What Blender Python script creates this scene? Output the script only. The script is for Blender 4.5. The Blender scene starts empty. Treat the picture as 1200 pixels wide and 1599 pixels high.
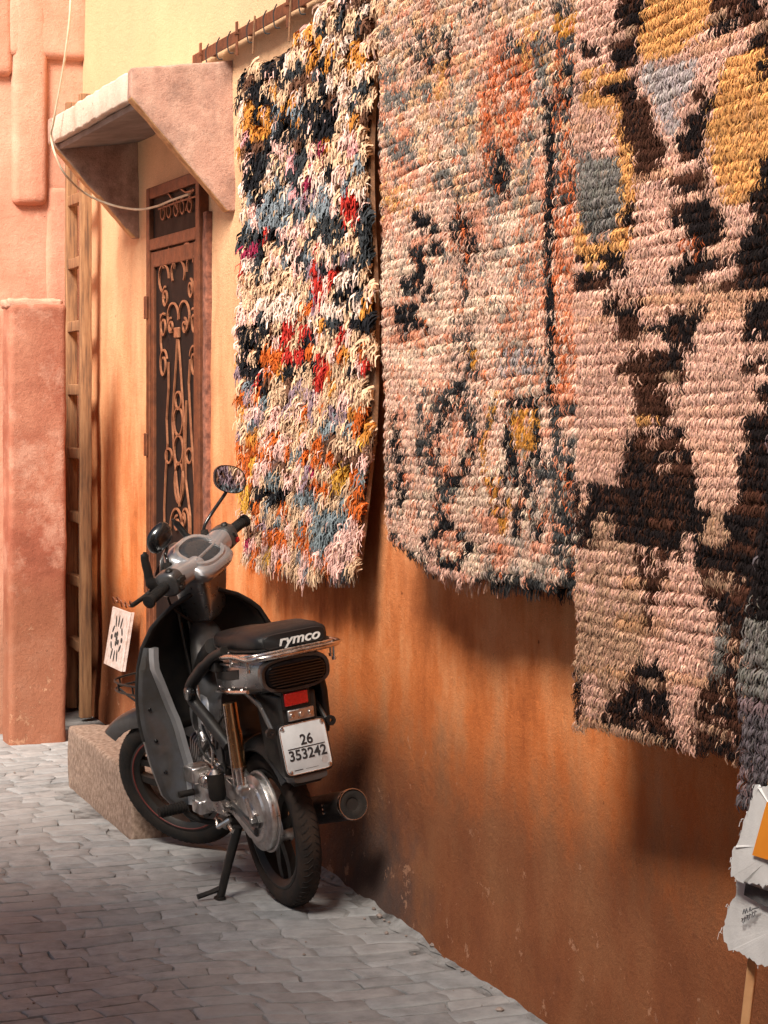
import bpy, bmesh, math, random
import numpy as np
from mathutils import Matrix, Vector

random.seed(7)
RNG = np.random.default_rng(11)
scene = bpy.context.scene
R = math.radians

# ------------------------------------------------------------------ frame of the place
# street frame: u runs along the orange wall (towards the viewer), v runs into the wall, z up; origin at the wall foot
FOC, CX, CY, EYE = 3200.0, 600.0, 605.0, 1.6
P0 = np.array([-.2148, 6.872]); U = np.array([.3511, -.9363]); V = np.array([.9363, .3511])
TH = math.atan2(U[1], U[0])
def W(u, v, z): return Vector((P0[0]+U[0]*u+V[0]*v, P0[1]+U[1]*u+V[1]*v, z))
def on_wall(px, py, v=0.0):
    """measured photo point -> (u, v, z) on the plane parallel to the wall at v"""
    r = np.array([(px-CX)/FOC, 1.0]); d0 = -P0
    t = (v-d0@V)/(r@V); p = r*t-P0
    return (p@U, v, EYE-(py-CY)/FOC*t)
def photo_of(u, v, z):
    X = P0[0]+U[0]*u+V[0]*v; Y = P0[1]+U[1]*u+V[1]*v
    return CX+FOC*X/Y, CY-FOC*(z-EYE)/Y

# ------------------------------------------------------------------ camera, sky, sun, exposure
cam = bpy.data.cameras.new('camera'); camo = bpy.data.objects.new('camera', cam)
scene.collection.objects.link(camo); scene.camera = camo
camo.location = (0, 0, EYE); camo.rotation_euler = (R(90), 0, 0)
cam.sensor_fit = 'VERTICAL'; cam.sensor_height = 36; cam.lens = FOC/1599*36
cam.shift_y = -(799.5-CY)/1599; cam.clip_end = 400; cam.clip_start = .05

SUN_EL = R(46)
sd = -V*.72+U*.70; sd = sd/np.linalg.norm(sd)
SUN_DIR = Vector((sd[0]*math.cos(SUN_EL), sd[1]*math.cos(SUN_EL), math.sin(SUN_EL)))
world = bpy.data.worlds.new('World'); scene.world = world; world.use_nodes = True
wn = world.node_tree.nodes; wl = world.node_tree.links
bg = wn['Background']; sky = wn.new('ShaderNodeTexSky'); sky.sky_type = 'NISHITA'; sky.sun_disc = False
sky.sun_elevation = SUN_EL; sky.sun_rotation = math.atan2(SUN_DIR.x, SUN_DIR.y)
sky.dust_density = 3.0; sky.air_density = .8; sky.ozone_density = .6
wl.new(sky.outputs[0], bg.inputs[0]); bg.inputs[1].default_value = .048
sun = bpy.data.lights.new('sun', 'SUN'); sun.energy = 5.0; sun.angle = R(20); sun.color = (1.0, .91, .80)
suno = bpy.data.objects.new('sun', sun); scene.collection.objects.link(suno)
suno.rotation_euler = SUN_DIR.to_track_quat('Z', 'Y').to_euler(); suno.location = (-4, 2, 9)
scene.view_settings.view_transform = 'Standard'; scene.view_settings.look = 'None'
scene.view_settings.exposure = .90; scene.view_settings.gamma = 1
scene.render.engine = 'CYCLES'; scene.cycles.max_bounces = 6; scene.cycles.diffuse_bounces = 3; scene.cycles.use_adaptive_sampling = True; scene.cycles.adaptive_threshold = .025
scene.cycles.use_denoising = True

# ------------------------------------------------------------------ helpers
def tag(o, label=None, cat=None, group=None, kind=None):
    if label: o['label'] = label
    if cat: o['category'] = cat
    if group: o['group'] = group
    if kind: o['kind'] = kind
    return o
def link(o, parent=None):
    scene.collection.objects.link(o)
    if parent is not None: o.parent = parent
    return o
def empty(name, uvz=(0, 0, 0), rz=0.0):
    o = bpy.data.objects.new(name, None); link(o); o.empty_display_size = .1
    o.location = W(*uvz); o.rotation_euler = (0, 0, TH+rz); return o
def place(o, uvz=(0, 0, 0), rz=0.0):
    o.location = W(*uvz); o.rotation_euler = (0, 0, TH+rz); return o

class MB:
    def __init__(s): s.v = []; s.f = []
    def add(s, vs, fs):
        n = len(s.v); s.v += [tuple(p) for p in vs]; s.f += [tuple(i+n for i in q) for q in fs]; return s
    def box(s, a, b, jit=0):
        x0, y0, z0 = a; x1, y1, z1 = b
        vs = [(x0,y0,z0),(x1,y0,z0),(x1,y1,z0),(x0,y1,z0),(x0,y0,z1),(x1,y0,z1),(x1,y1,z1),(x0,y1,z1)]
        if jit: vs = [tuple(c+random.uniform(-jit, jit) for c in p) for p in vs]
        return s.add(vs, [(0,3,2,1),(4,5,6,7),(0,1,5,4),(1,2,6,5),(2,3,7,6),(3,0,4,7)])
    def loft(s, rings, cap=True, closed=True):
        n = len(rings[0]); vs = [p for r in rings for p in r]; fs = []
        for i in range(len(rings)-1):
            for j in range(n if closed else n-1):
                k = (j+1) % n; fs.append((i*n+j, i*n+k, (i+1)*n+k, (i+1)*n+j))
        if cap and closed:
            fs.append(tuple(reversed(range(n)))); fs.append(tuple((len(rings)-1)*n+j for j in range(n)))
        return s.add(vs, fs)
    def tube(s, pts, r, n=8, flat=1.0, up=None):
        pts = [Vector(p) for p in pts]; rr = r if isinstance(r, (list, tuple)) else [r]*len(pts)
        t0 = (pts[1]-pts[0]).normalized(); nrm = Vector(up) if up else (Vector((0,0,1)) if abs(t0.z) < .9 else Vector((1,0,0)))
        rings = []
        for i, p in enumerate(pts):
            t = (pts[min(i+1, len(pts)-1)]-pts[max(i-1, 0)])
            t = t.normalized() if t.length > 1e-9 else t0
            if not up: pass
            nrm = (nrm-t*nrm.dot(t));
            nrm = nrm.normalized() if nrm.length > 1e-6 else t.orthogonal().normalized()
            b = t.cross(nrm)
            rings.append([p+nrm*math.cos(2*math.pi*k/n)*rr[i]+b*math.sin(2*math.pi*k/n)*rr[i]*flat for k in range(n)])
        return s.loft(rings)
    def lathe(s, prof, n=40, c=(0,0,0), axis='y', close=False):
        """prof: (radius, offset along axis)"""
        rings = []
        for k in range(n):
            a = 2*math.pi*k/n; ca, sa = math.cos(a), math.sin(a)
            if axis == 'y': rings.append([(c[0]+r*ca, c[1]+o, c[2]+r*sa) for r, o in prof])
            elif axis == 'x': rings.append([(c[0]+o, c[1]+r*ca, c[2]+r*sa) for r, o in prof])
            else: rings.append([(c[0]+r*ca, c[1]+r*sa, c[2]+o) for r, o in prof])
        m = len(prof); vs = [p for q in rings for p in q]; fs = []
        for k in range(n):
            k2 = (k+1) % n
            for j in range(m if close else m-1):
                j2 = (j+1) % m; fs.append((k*m+j, k*m+j2, k2*m+j2, k2*m+j))
        return s.add(vs, fs)
    def prism(s, outline, depth_vec):
        d = Vector(depth_vec); o = [Vector(p) for p in outline]; n = len(o)
        return s.add(o+[p+d for p in o], [tuple(range(n)), tuple(reversed(range(n, 2*n)))]+[(i, n+i, n+(i+1) % n, (i+1) % n) for i in range(n)])
    def xf(s, fn): s.v = [tuple(fn(p)) for p in s.v]; return s
    def build(s, name, m, parent=None, smooth=None, bevel=0, seg=2):
        me = bpy.data.meshes.new(name); me.from_pydata(s.v, [], s.f); me.update()
        bm = bmesh.new(); bm.from_mesh(me); bmesh.ops.recalc_face_normals(bm, faces=bm.faces); bm.to_mesh(me); bm.free()
        if smooth is not None:
            me.shade_smooth(); me.set_sharp_from_angle(angle=R(smooth))
        me.materials.append(m); o = bpy.data.objects.new(name, me); link(o, parent)
        if bevel:
            b = o.modifiers.new('bevel', 'BEVEL'); b.width = bevel; b.segments = seg; b.limit_method = 'ANGLE'; b.angle_limit = R(35)
        return o

def sring(c, a, b, ax, bx, n=20, e=2.6):
    """rounded (superellipse) ring around c with half sizes a, b along unit axes ax, bx"""
    c = Vector(c); ax = Vector(ax); bx = Vector(bx); out = []
    for k in range(n):
        t = 2*math.pi*k/n; ct, st = math.cos(t), math.sin(t)
        out.append(c+ax*(a*math.copysign(abs(ct)**(2/e), ct))+bx*(b*math.copysign(abs(st)**(2/e), st)))
    return out
def smooth_path(pts, n=8):
    pts = [Vector(p) for p in pts]; out = []
    for i in range(len(pts)-1):
        p0 = pts[max(i-1, 0)]; p1 = pts[i]; p2 = pts[i+1]; p3 = pts[min(i+2, len(pts)-1)]
        for k in range(n):
            t = k/n
            out.append(.5*((2*p1)+(p2-p0)*t+(2*p0-5*p1+4*p2-p3)*t*t+(3*p1-p0-3*p2+p3)*t**3))
    out.append(pts[-1]); return out
def text_mesh(body, size, shear=0.0, extrude=.0012, align='CENTER', offset=0.0):
    cu = bpy.data.curves.new('txt', 'FONT'); cu.body = body; cu.size = size; cu.shear = shear; cu.extrude = extrude
    cu.align_x = align; cu.align_y = 'CENTER'; cu.offset = offset
    o = bpy.data.objects.new('txt', cu); scene.collection.objects.link(o)
    bpy.context.view_layer.update(); dg = bpy.context.evaluated_depsgraph_get()
    me = bpy.data.meshes.new_from_object(o.evaluated_get(dg)); bpy.data.objects.remove(o); return me

# ------------------------------------------------------------------ materials
def nmat(name):
    m = bpy.data.materials.new(name); m.use_nodes = True
    return m, m.node_tree.nodes, m.node_tree.links, m.node_tree.nodes['Principled BSDF']
def noise(n, l, scale, detail=6, rough=.6, src=None, mp=None):
    t = n.new('ShaderNodeTexNoise'); t.inputs['Scale'].default_value = scale; t.inputs['Detail'].default_value = detail
    t.inputs['Roughness'].default_value = rough
    if src is not None:
        if mp:
            q = n.new('ShaderNodeMapping'); q.inputs['Scale'].default_value = mp; l.new(src, q.inputs[0]); l.new(q.outputs[0], t.inputs['Vector'])
        else: l.new(src, t.inputs['Vector'])
    return t.outputs['Fac']
def ramp(n, l, fac, stops):
    r = n.new('ShaderNodeValToRGB'); l.new(fac, r.inputs[0]); e = r.color_ramp.elements
    while len(e) < len(stops): e.new(.5)
    for i, (p, c) in enumerate(stops):
        e[i].position = p; e[i].color = (*c, 1) if len(c) == 3 else c
    return r.outputs[0]
def mix(n, l, fac, a, b, mode='MIX'):
    x = n.new('ShaderNodeMix'); x.data_type = 'RGBA'; x.blend_type = mode
    for sock, val in ((x.inputs[0], fac), (x.inputs[6], a), (x.inputs[7], b)):
        if hasattr(val, 'links'): l.new(val, sock)
        elif isinstance(val, (int, float)): sock.default_value = val
        else: sock.default_value = (*val, 1)
    return x.outputs[2]
def math_(n, l, op, a, b=None, clamp=False):
    x = n.new('ShaderNodeMath'); x.operation = op; x.use_clamp = clamp
    for i, val in enumerate((a, b)):
        if val is None: continue
        if hasattr(val, 'links'): l.new(val, x.inputs[i])
        else: x.inputs[i].default_value = val
    return x.outputs[0]
def bump(n, l, h, strength, dist, bs, prev=None):
    b = n.new('ShaderNodeBump'); b.inputs['Strength'].default_value = strength; b.inputs['Distance'].default_value = dist
    l.new(h, b.inputs['Height'])
    if prev is not None: l.new(prev, b.inputs['Normal'])
    if bs is not None: l.new(b.outputs[0], bs.inputs['Normal'])
    return b.outputs[0]
def M(name, c1, c2=None, scale=14, rough=.6, metal=0, bmp=0, bscale=120, coat=0, r2=None, spec=None, lo=.35, hi=.65):
    m, n, l, bs = nmat(name); tc = n.new('ShaderNodeTexCoord').outputs['Object']
    f = noise(n, l, scale, src=tc)
    if c2 is None: c2 = tuple(c*.8 for c in c1)
    l.new(ramp(n, l, f, [(lo, c1), (hi, c2)]), bs.inputs['Base Color'])
    r2 = r2 if r2 is not None else min(1, rough+.12)
    mr = n.new('ShaderNodeMapRange'); mr.inputs[1].default_value = .3; mr.inputs[2].default_value = .7
    mr.inputs[3].default_value = rough; mr.inputs[4].default_value = r2
    l.new(noise(n, l, scale*2.3, src=tc), mr.inputs[0]); l.new(mr.outputs[0], bs.inputs['Roughness'])
    bs.inputs['Metallic'].default_value = metal; bs.inputs['Coat Weight'].default_value = coat
    if spec is not None: bs.inputs['Specular IOR Level'].default_value = spec
    if bmp: bump(n, l, noise(n, l, bscale, detail=4, src=tc), bmp, .004, bs)
    return m

def plaster(name, dark, mid, light, dirt=(.10,.042,.024), dirt_h=.47, streak=1.0, soot=None, pale=None, bleach_and_light=None, patch=(.63,.72,.45), chips=None):
    m, n, l, bs = nmat(name); tc = n.new('ShaderNodeTexCoord').outputs['Object']
    sx = n.new('ShaderNodeSeparateXYZ'); l.new(tc, sx.inputs[0])
    big = noise(n, l, 1.7, src=tc); st = noise(n, l, 2.2, detail=8, src=tc, mp=(2.6, 2.6, .8)); med = noise(n, l, 9, detail=8, rough=.7, src=tc); fine = noise(n, l, 170, detail=3, src=tc)
    f = math_(n, l, 'ADD', math_(n, l, 'MULTIPLY', st, .55*streak), math_(n, l, 'ADD', math_(n, l, 'MULTIPLY', big, .95-.55*streak), math_(n, l, 'MULTIPLY', med, .28)))
    col = ramp(n, l, f, [(.40, dark), (.58, mid), (.80, light)])
    sp = noise(n, l, 46, detail=5, rough=.75, src=tc)
    col = mix(n, l, ramp(n, l, sp, [(.60, (0,0,0)), (.74, (.5,.5,.5))]), col, tuple(c*.45 for c in dark))
    sc = noise(n, l, 5.5, detail=9, rough=.72, src=tc)
    col = mix(n, l, ramp(n, l, sc, [(patch[0], (0,0,0)), (patch[1], (patch[2],)*3)]), col, pale or tuple(min(1, c*1.15+.05) for c in light))
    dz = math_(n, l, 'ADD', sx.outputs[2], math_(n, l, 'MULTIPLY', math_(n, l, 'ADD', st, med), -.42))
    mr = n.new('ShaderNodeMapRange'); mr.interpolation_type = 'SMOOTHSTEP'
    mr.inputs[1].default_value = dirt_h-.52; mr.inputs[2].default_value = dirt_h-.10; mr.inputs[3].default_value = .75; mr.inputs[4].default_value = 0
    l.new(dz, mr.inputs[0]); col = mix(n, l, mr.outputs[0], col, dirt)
    if bleach_and_light:  # paler upward: bleached paint plus the wall's light falloff, put into the colour
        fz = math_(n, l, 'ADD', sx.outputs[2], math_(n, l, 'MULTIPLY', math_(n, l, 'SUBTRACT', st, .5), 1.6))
        m3 = n.new('ShaderNodeMapRange'); m3.interpolation_type = 'SMOOTHSTEP'; m3.inputs[1].default_value = bleach_and_light[0]; m3.inputs[2].default_value = bleach_and_light[1]; m3.inputs[4].default_value = .8
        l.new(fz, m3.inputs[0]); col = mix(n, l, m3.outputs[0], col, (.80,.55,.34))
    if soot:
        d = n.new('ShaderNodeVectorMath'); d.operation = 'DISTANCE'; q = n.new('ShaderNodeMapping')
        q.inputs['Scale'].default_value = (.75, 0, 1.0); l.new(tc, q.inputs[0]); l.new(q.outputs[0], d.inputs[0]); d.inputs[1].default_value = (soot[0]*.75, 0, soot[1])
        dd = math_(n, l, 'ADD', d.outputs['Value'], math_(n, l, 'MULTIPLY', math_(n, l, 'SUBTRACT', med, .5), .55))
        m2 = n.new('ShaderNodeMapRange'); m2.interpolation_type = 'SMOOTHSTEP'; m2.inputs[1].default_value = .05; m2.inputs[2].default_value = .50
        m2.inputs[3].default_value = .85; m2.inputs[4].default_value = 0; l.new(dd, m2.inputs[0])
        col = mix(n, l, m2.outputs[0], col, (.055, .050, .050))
    vo = n.new('ShaderNodeTexVoronoi'); vo.inputs['Scale'].default_value = 15; l.new(tc, vo.inputs['Vector'])
    pr = math_(n, l, 'GREATER_THAN', sc, .585); pit = math_(n, l, 'MULTIPLY', math_(n, l, 'LESS_THAN', math_(n, l, 'ADD', vo.outputs['Distance'], math_(n, l, 'MULTIPLY', sp, .22)), .20), pr)
    col = mix(n, l, math_(n, l, 'MULTIPLY', pit, .7), col, tuple(c*.4 for c in dark))
    if chips:
        cn = noise(n, l, 10, detail=10, rough=.74, src=tc); m5 = n.new('ShaderNodeMapRange'); m5.inputs[1].default_value = .15; m5.inputs[2].default_value = chips; m5.inputs[3].default_value = .60; m5.inputs[4].default_value = .76
        l.new(sx.outputs[2], m5.inputs[0]); ch = math_(n, l, 'GREATER_THAN', cn, m5.outputs[0])
        col = mix(n, l, math_(n, l, 'MULTIPLY', ch, .6), col, mix(n, l, sp, (.26,.12,.07), (.66,.38,.24))); pit = math_(n, l, 'MAXIMUM', pit, math_(n, l, 'MULTIPLY', ch, .8))
    gr = noise(n, l, 420, detail=2, src=tc); col = mix(n, l, 1.0, col, ramp(n, l, gr, [(.3, (.72,.70,.68)), (.7, (1.18,1.16,1.14))]), 'MULTIPLY')
    l.new(col, bs.inputs['Base Color']); bs.inputs['Roughness'].default_value = .9; bs.inputs['Specular IOR Level'].default_value = .2
    b1 = bump(n, l, med, .35, .009, None); b2 = bump(n, l, sp, .6, .007, None, b1); b2 = bump(n, l, math_(n, l, 'SUBTRACT', 1.0, pit), .6, .006, None, b2); bump(n, l, fine, .45, .003, bs, b2)
    return m

MAT = {}
MAT['wall'] = plaster('orange_plaster', (.23,.054,.014), (.54,.158,.042), (.74,.33,.135), soot=(.50,.02), bleach_and_light=(.55, 2.9), chips=1.5)
MAT['end'] = plaster('pink_plaster', (.46,.185,.12), (.60,.29,.20), (.70,.42,.31), dirt=(.30,.13,.075), dirt_h=.45, streak=.5)
MAT['endlow'] = plaster('rust_plaster', (.16,.048,.028), (.31,.098,.060), (.52,.23,.15), dirt=(.25,.10,.055), dirt_h=.6, streak=.35, pale=(.60,.34,.25), patch=(.50,.64,.6), chips=2.2)
MAT['canopy'] = plaster('canopy_plaster', (.28,.15,.115), (.46,.27,.21), (.64,.44,.35), dirt=(.4,.25,.2), dirt_h=-9, streak=.9, pale=(.25,.15,.12), patch=(.46,.62,.8))
MAT['lip'] = plaster('highlit_lip_plaster', (.46,.33,.25), (.66,.54,.44), (.78,.68,.58), dirt_h=-9, streak=.9)  # pale lip plaster, whitened so its colour carries the highlight
MAT['opp'] = plaster('unseen_house_pale_plaster', (.26,.24,.22), (.33,.31,.29), (.40,.38,.36), dirt_h=.3)
MAT['canopyedge'] = M('chipped_edge', (.72,.42,.20), (.46,.22,.09), 26, .85, bmp=.5, bscale=60)
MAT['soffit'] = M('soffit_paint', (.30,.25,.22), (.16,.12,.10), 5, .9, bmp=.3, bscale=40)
MAT['step'] = M('gritty_concrete', (.30,.215,.165), (.14,.088,.062), 55, .92, bmp=.9, bscale=130)
MAT['iron'] = M('rust_brown_iron', (.20,.066,.028), (.10,.034,.017), 22, .45, metal=.35, bmp=.3, bscale=90)
MAT['ironlite'] = M('scroll_iron', (.40,.17,.085), (.24,.09,.045), 30, .40, metal=.3, bmp=.25)
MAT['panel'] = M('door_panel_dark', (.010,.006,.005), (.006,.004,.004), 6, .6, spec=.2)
MAT['jamb'] = M('chipped_jamb', (.30,.11,.065), (.10,.035,.022), 34, .85, bmp=.8, bscale=70)
m, n, l, bs = nmat('weathered_wood'); tc = n.new('ShaderNodeTexCoord').outputs['Object']
g = noise(n, l, 9, detail=8, rough=.65, src=tc, mp=(7, 7, .55)); g2 = noise(n, l, 2.5, src=tc)
l.new(mix(n, l, math_(n, l, 'MULTIPLY', g2, .25), ramp(n, l, g, [(.36, (.09,.036,.014)), (.5, (.25,.115,.045)), (.66, (.38,.20,.09))]), (.40,.26,.17)), bs.inputs['Base Color'])
bs.inputs['Roughness'].default_value = .8; bump(n, l, g, .5, .004, bs); MAT['wood'] = m
MAT['cable'] = M('cream_cable', (.72,.60,.45), (.62,.46,.30), 20, .55)
MAT['wire'] = M('thin_black_wire', (.02,.018,.018), None, 20, .5)
MAT['vent'] = M('whitewashed_vent', (.50,.41,.38), (.36,.26,.22), 40, .8, bmp=.4)
MAT['hole'] = M('hole_and_shade_dark', (.02,.016,.014), None, 10, .9)
# scooter
MAT['silver'] = M('dark_silver_paint', (.36,.36,.365), (.26,.25,.245), 16, .24, metal=.85, coat=.4)
MAT['lightsilver'] = M('silver_paint', (.52,.52,.53), (.42,.42,.43), 9, .27, metal=.75, coat=.5)
MAT['gunmetal'] = M('gunmetal_paint', (.085,.085,.089), (.070,.062,.055), 18, .28, metal=.6, coat=.4, r2=.5)
MAT['black'] = M('black_plastic', (.007,.007,.0075), (.020,.0165,.014), 16, .40, bmp=.15, bscale=300, spec=.35)
MAT['blackgloss'] = M('gloss_black', (.007,.007,.0075), (.010,.0095,.009), 8, .16, coat=.4)
MAT['rubber'] = M('tyre_rubber', (.009,.0085,.0085), (.020,.015,.012), 16, .75, bmp=.4, bscale=180, spec=.25)
MAT['dusty'] = M('dusty_rubber', (.014,.011,.010), (.042,.025,.017), 9, .85, bmp=.4, bscale=180, spec=.25)
MAT['leather'] = M('seat_vinyl', (.0065,.0065,.007), (.010,.0095,.0095), 10, .33, bmp=.3, bscale=420, spec=.35)
MAT['chrome'] = M('worn_chrome', (.80,.77,.74), (.55,.46,.40), 18, .14, metal=1, r2=.34)
MAT['alloy'] = M('cast_alloy', (.72,.70,.69), (.46,.41,.38), 24, .24, metal=1, r2=.48, bmp=.25, bscale=90)
MAT['copper'] = M('brown_shock_tube', (.62,.38,.20), (.42,.22,.10), 12, .16, metal=1, r2=.3)
MAT['rim'] = M('dark_wheel_alloy', (.012,.012,.012), (.024,.019,.016), 12, .45, metal=.3)
MAT['red'] = M('red_pinstripe', (.14,.018,.012), (.07,.012,.010), 10, .6)
MAT['redlens'] = M('red_reflector', (.42,.008,.008), (.30,.006,.006), 120, .18, bmp=.4, bscale=200, coat=.6)
MAT['smoke'] = M('smoked_lens', (.007,.005,.005), (.010,.006,.006), 10, .28, spec=.2)
MAT['plate'] = M('plate_white', (.56,.57,.58), (.48,.49,.50), 14, .4)
MAT['ink'] = M('plate_digit_black', (.018,.018,.02), None, 10, .5)
MAT['letter'] = M('seat_lettering_grey', (.62,.60,.58), (.52,.50,.48), 40, .45)
MAT['mirror'] = M('mirror_glass', (.92,.92,.92), (.9,.9,.9), 5, .015, metal=1, r2=.03)
MAT['lcd'] = M('meter_lens', (.035,.037,.040), (.028,.029,.031), 4, .22, spec=.4)
# paving
m, n, l, bs = nmat('paving_stone'); geo = n.new('ShaderNodeNewGeometry'); oi = n.new('ShaderNodeObjectInfo'); tc = geo.outputs['Position']
big = noise(n, l, 1.3, src=tc); med = noise(n, l, 14, detail=8, rough=.7, src=tc); fine = noise(n, l, 240, detail=3, src=tc)
base = ramp(n, l, med, [(.32, (.17,.171,.173)), (.52, (.255,.256,.259)), (.72, (.32,.321,.322))])
at = n.new('ShaderNodeAttribute'); at.attribute_name = 'tone'
base = mix(n, l, 1.0, base, at.outputs['Color'], 'MULTIPLY')
dust = mix(n, l, ramp(n, l, big, [(.45, (0,0,0)), (.68, (.5,.5,.5))]), base, (.28,.268,.26))
l.new(dust, bs.inputs['Base Color']); bs.inputs['Roughness'].default_value = .82
bump(n, l, fine, .35, .002, bs, bump(n, l, med, .5, .005, None)); MAT['stone'] = m
m, n, l, bs = nmat('joint_dust'); tc = n.new('ShaderNodeNewGeometry').outputs['Position']
a_ = noise(n, l, 7, detail=8, rough=.7, src=tc); b_ = noise(n, l, 150, detail=4, src=tc)
l.new(ramp(n, l, a_, [(.36, (.07,.066,.064)), (.48, (.18,.175,.172)), (.60, (.27,.267,.264))]), bs.inputs['Base Color']); bs.inputs['Roughness'].default_value = .95
bump(n, l, b_, .6, .004, bs, bump(n, l, a_, .6, .01, None)); MAT['dust'] = m
# yarn: colour comes with the tufts
def yarn(name, rough=.95):
    m, n, l, bs = nmat(name); at = n.new('ShaderNodeAttribute'); at.attribute_name = 'dye'
    geo = n.new('ShaderNodeNewGeometry'); f = noise(n, l, 260, detail=2, src=geo.outputs['Position'])
    l.new(mix(n, l, 1.0, at.outputs['Color'], ramp(n, l, f, [(.3, (.78,.78,.78)), (.7, (1.08,1.08,1.08))]), 'MULTIPLY'), bs.inputs['Base Color'])
    bs.inputs['Roughness'].default_value = rough; bs.inputs['Specular IOR Level'].default_value = .15
    return m
MAT['yarn'] = yarn('wool_yarn'); MAT['rag'] = yarn('rag_strip', .85)
MAT['backing'] = M('woven_backing', (.22,.105,.05), (.12,.06,.032), 60, .95, bmp=.6, bscale=200)
MAT['canvas'] = M('grey_canvas', (.74,.74,.74), (.62,.62,.62), 16, .9, bmp=.18, bscale=300)
MAT['orange'] = M('orange_paint', (.85,.30,.015), (.78,.24,.01), 10, .75)
MAT['charcoal'] = M('charcoal_paint', (.05,.05,.055), (.10,.10,.105), 40, .9)
MAT['pinkwash'] = M('pink_wash', (.46,.40,.41), (.44,.43,.44), 12, .9)
MAT['pencil'] = M('pencil_mark', (.13,.13,.14), None, 10, .9)
MAT['easel'] = M('pine_stick', (.60,.33,.16), (.50,.25,.11), 22, .7)
MAT['pebble'] = M('pebble', (.30,.24,.21), (.18,.14,.12), 30, .9)

# ================================================================== THE SETTING
from mathutils import noise as mnoise
def rough_box(name, a, b, m, parent=None, step=.06, amp=.006, bev=.012, freq=6.0, seed=0, hole=None):
    """a box with worn, uneven faces and rounded arrises"""
    bm = bmesh.new(); bmesh.ops.create_cube(bm, size=1)
    for vv in bm.verts:
        vv.co = Vector([(a[i]+b[i])/2+vv.co[i]*(b[i]-a[i]) for i in range(3)])
    if bev: bmesh.ops.bevel(bm, geom=list(bm.edges), offset=bev, segments=3, profile=.5, affect='EDGES')
    for ax in range(3):
        k = int((b[ax]-a[ax])/step)
        for i in range(1, min(k, 60)):
            co = Vector((0,0,0)); no = Vector((0,0,0)); co[ax] = a[ax]+(b[ax]-a[ax])*i/min(k, 60); no[ax] = 1
            bmesh.ops.bisect_plane(bm, geom=list(bm.verts)+list(bm.edges)+list(bm.faces), plane_co=co, plane_no=no)
    off = Vector((seed*3.1, seed*1.7, seed*.9))
    for vv in bm.verts:
        p = vv.co*freq+off
        d = mnoise.noise_vector(p)*amp+mnoise.noise_vector(p*3.1)*amp*.4
        vv.co += d
    me = bpy.data.meshes.new(name); bm.to_mesh(me); bm.free(); me.shade_smooth(); me.materials.append(m)
    return link(bpy.data.objects.new(name, me), parent)
def on_end(px, py, u):
    r = np.array([(px-CX)/FOC, 1.0]); t = (u+P0@U)/(r@U); p = r*t-P0
    return (u, p@V, EYE-(py-CY)/FOC*t)

# ---- ground: dusty bed with separate worn setts
bv = []; bf = []; bu_ = np.arange(-3.0, 3.0, .03); bvv = np.arange(-2.8, .05, .03)
for a in bu_:
    for b in bvv: bv.append((a, b, -.0052+.0052*mnoise.noise(Vector((a*5, b*5, 0)))+.0030*mnoise.noise(Vector((a*17, b*17, 4)))))
nb = len(bvv); bf = [(i*nb+j, (i+1)*nb+j, (i+1)*nb+j+1, i*nb+j+1) for i in range(len(bu_)-1) for j in range(nb-1)]
bed = MB().add(bv, bf).add([(-60,-60,-.014),(60,-60,-.014),(60,60,-.014),(-60,60,-.014)], [(0,1,2,3)]).build('ground', MAT['dust'], smooth=60)
place(bed); tag(bed, 'dusty bed of the paved alley', kind='structure')
STONES = []
u = -2.9; row = 0
while u < 2.9:
    w = random.uniform(.064, .110); vpos = .0 - random.uniform(0, .1)
    while vpos > -2.7:
        L = random.uniform(.10, .21)
        STONES.append((u, u+w, vpos-L, vpos)); vpos -= L
    u += w; row += 1
def bend(u, v): return u+.05*math.sin(v*2.1+u*.6)+.022*math.sin(v*7+u*3)+.022*mnoise.noise(Vector((u*6, v*6, 1)))+.007*mnoise.noise(Vector((u*26, v*26, 2))), v+.02*math.sin(u*5)+.04*mnoise.noise(Vector((u*5, v*5, 7)))+.010*mnoise.noise(Vector((u*22, v*22, 9)))
def sett(rc):
    u0, u1, v0, v1 = rc; g = random.uniform(.0003, .0030);  j = .0042
    um, vm = (u0+u1)/2, (v0+v1)/2
    out = [(u0+g,v0+g),(um,v0+g),(u1-g,v0+g),(u1-g,vm),(u1-g,v1-g),(um,v1-g),(u0+g,v1-g),(u0+g,vm)]
    out = [(p+random.uniform(-j,j)*.75, q+random.uniform(-j,j)*1.3) for p, q in out]
    cu, cv = um, vm
    def rel(p, k): return (cu+(p[0]-cu)*k, cv+(p[1]-cv)*k)
    h = random.uniform(-.0014, .0014); tu = random.uniform(-.010,.010); tv = random.uniform(-.010,.010)
    vs = []
    for k, z in ((1.0, -.022), (1.0, -.0026), (.965, -.0001), (.62, .0008)):
        for p in out:
            q = rel(p, k); zz = z if z < -.01 else z+h+(q[0]-cu)*tu+(q[1]-cv)*tv+random.uniform(-.0008,.0008)
            b = bend(*q); vs.append((b[0], b[1], zz))
    b = bend(cu, cv); vs.append((b[0], b[1], h+.001))
    fs = []
    for r_ in range(3):
        for i in range(8): k = (i+1) % 8; fs.append((r_*8+i, r_*8+k, r_*8+8+k, r_*8+8+i))
    for i in range(8): fs.append((24+i, 24+(i+1) % 8, 32))
    return vs, fs
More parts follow.
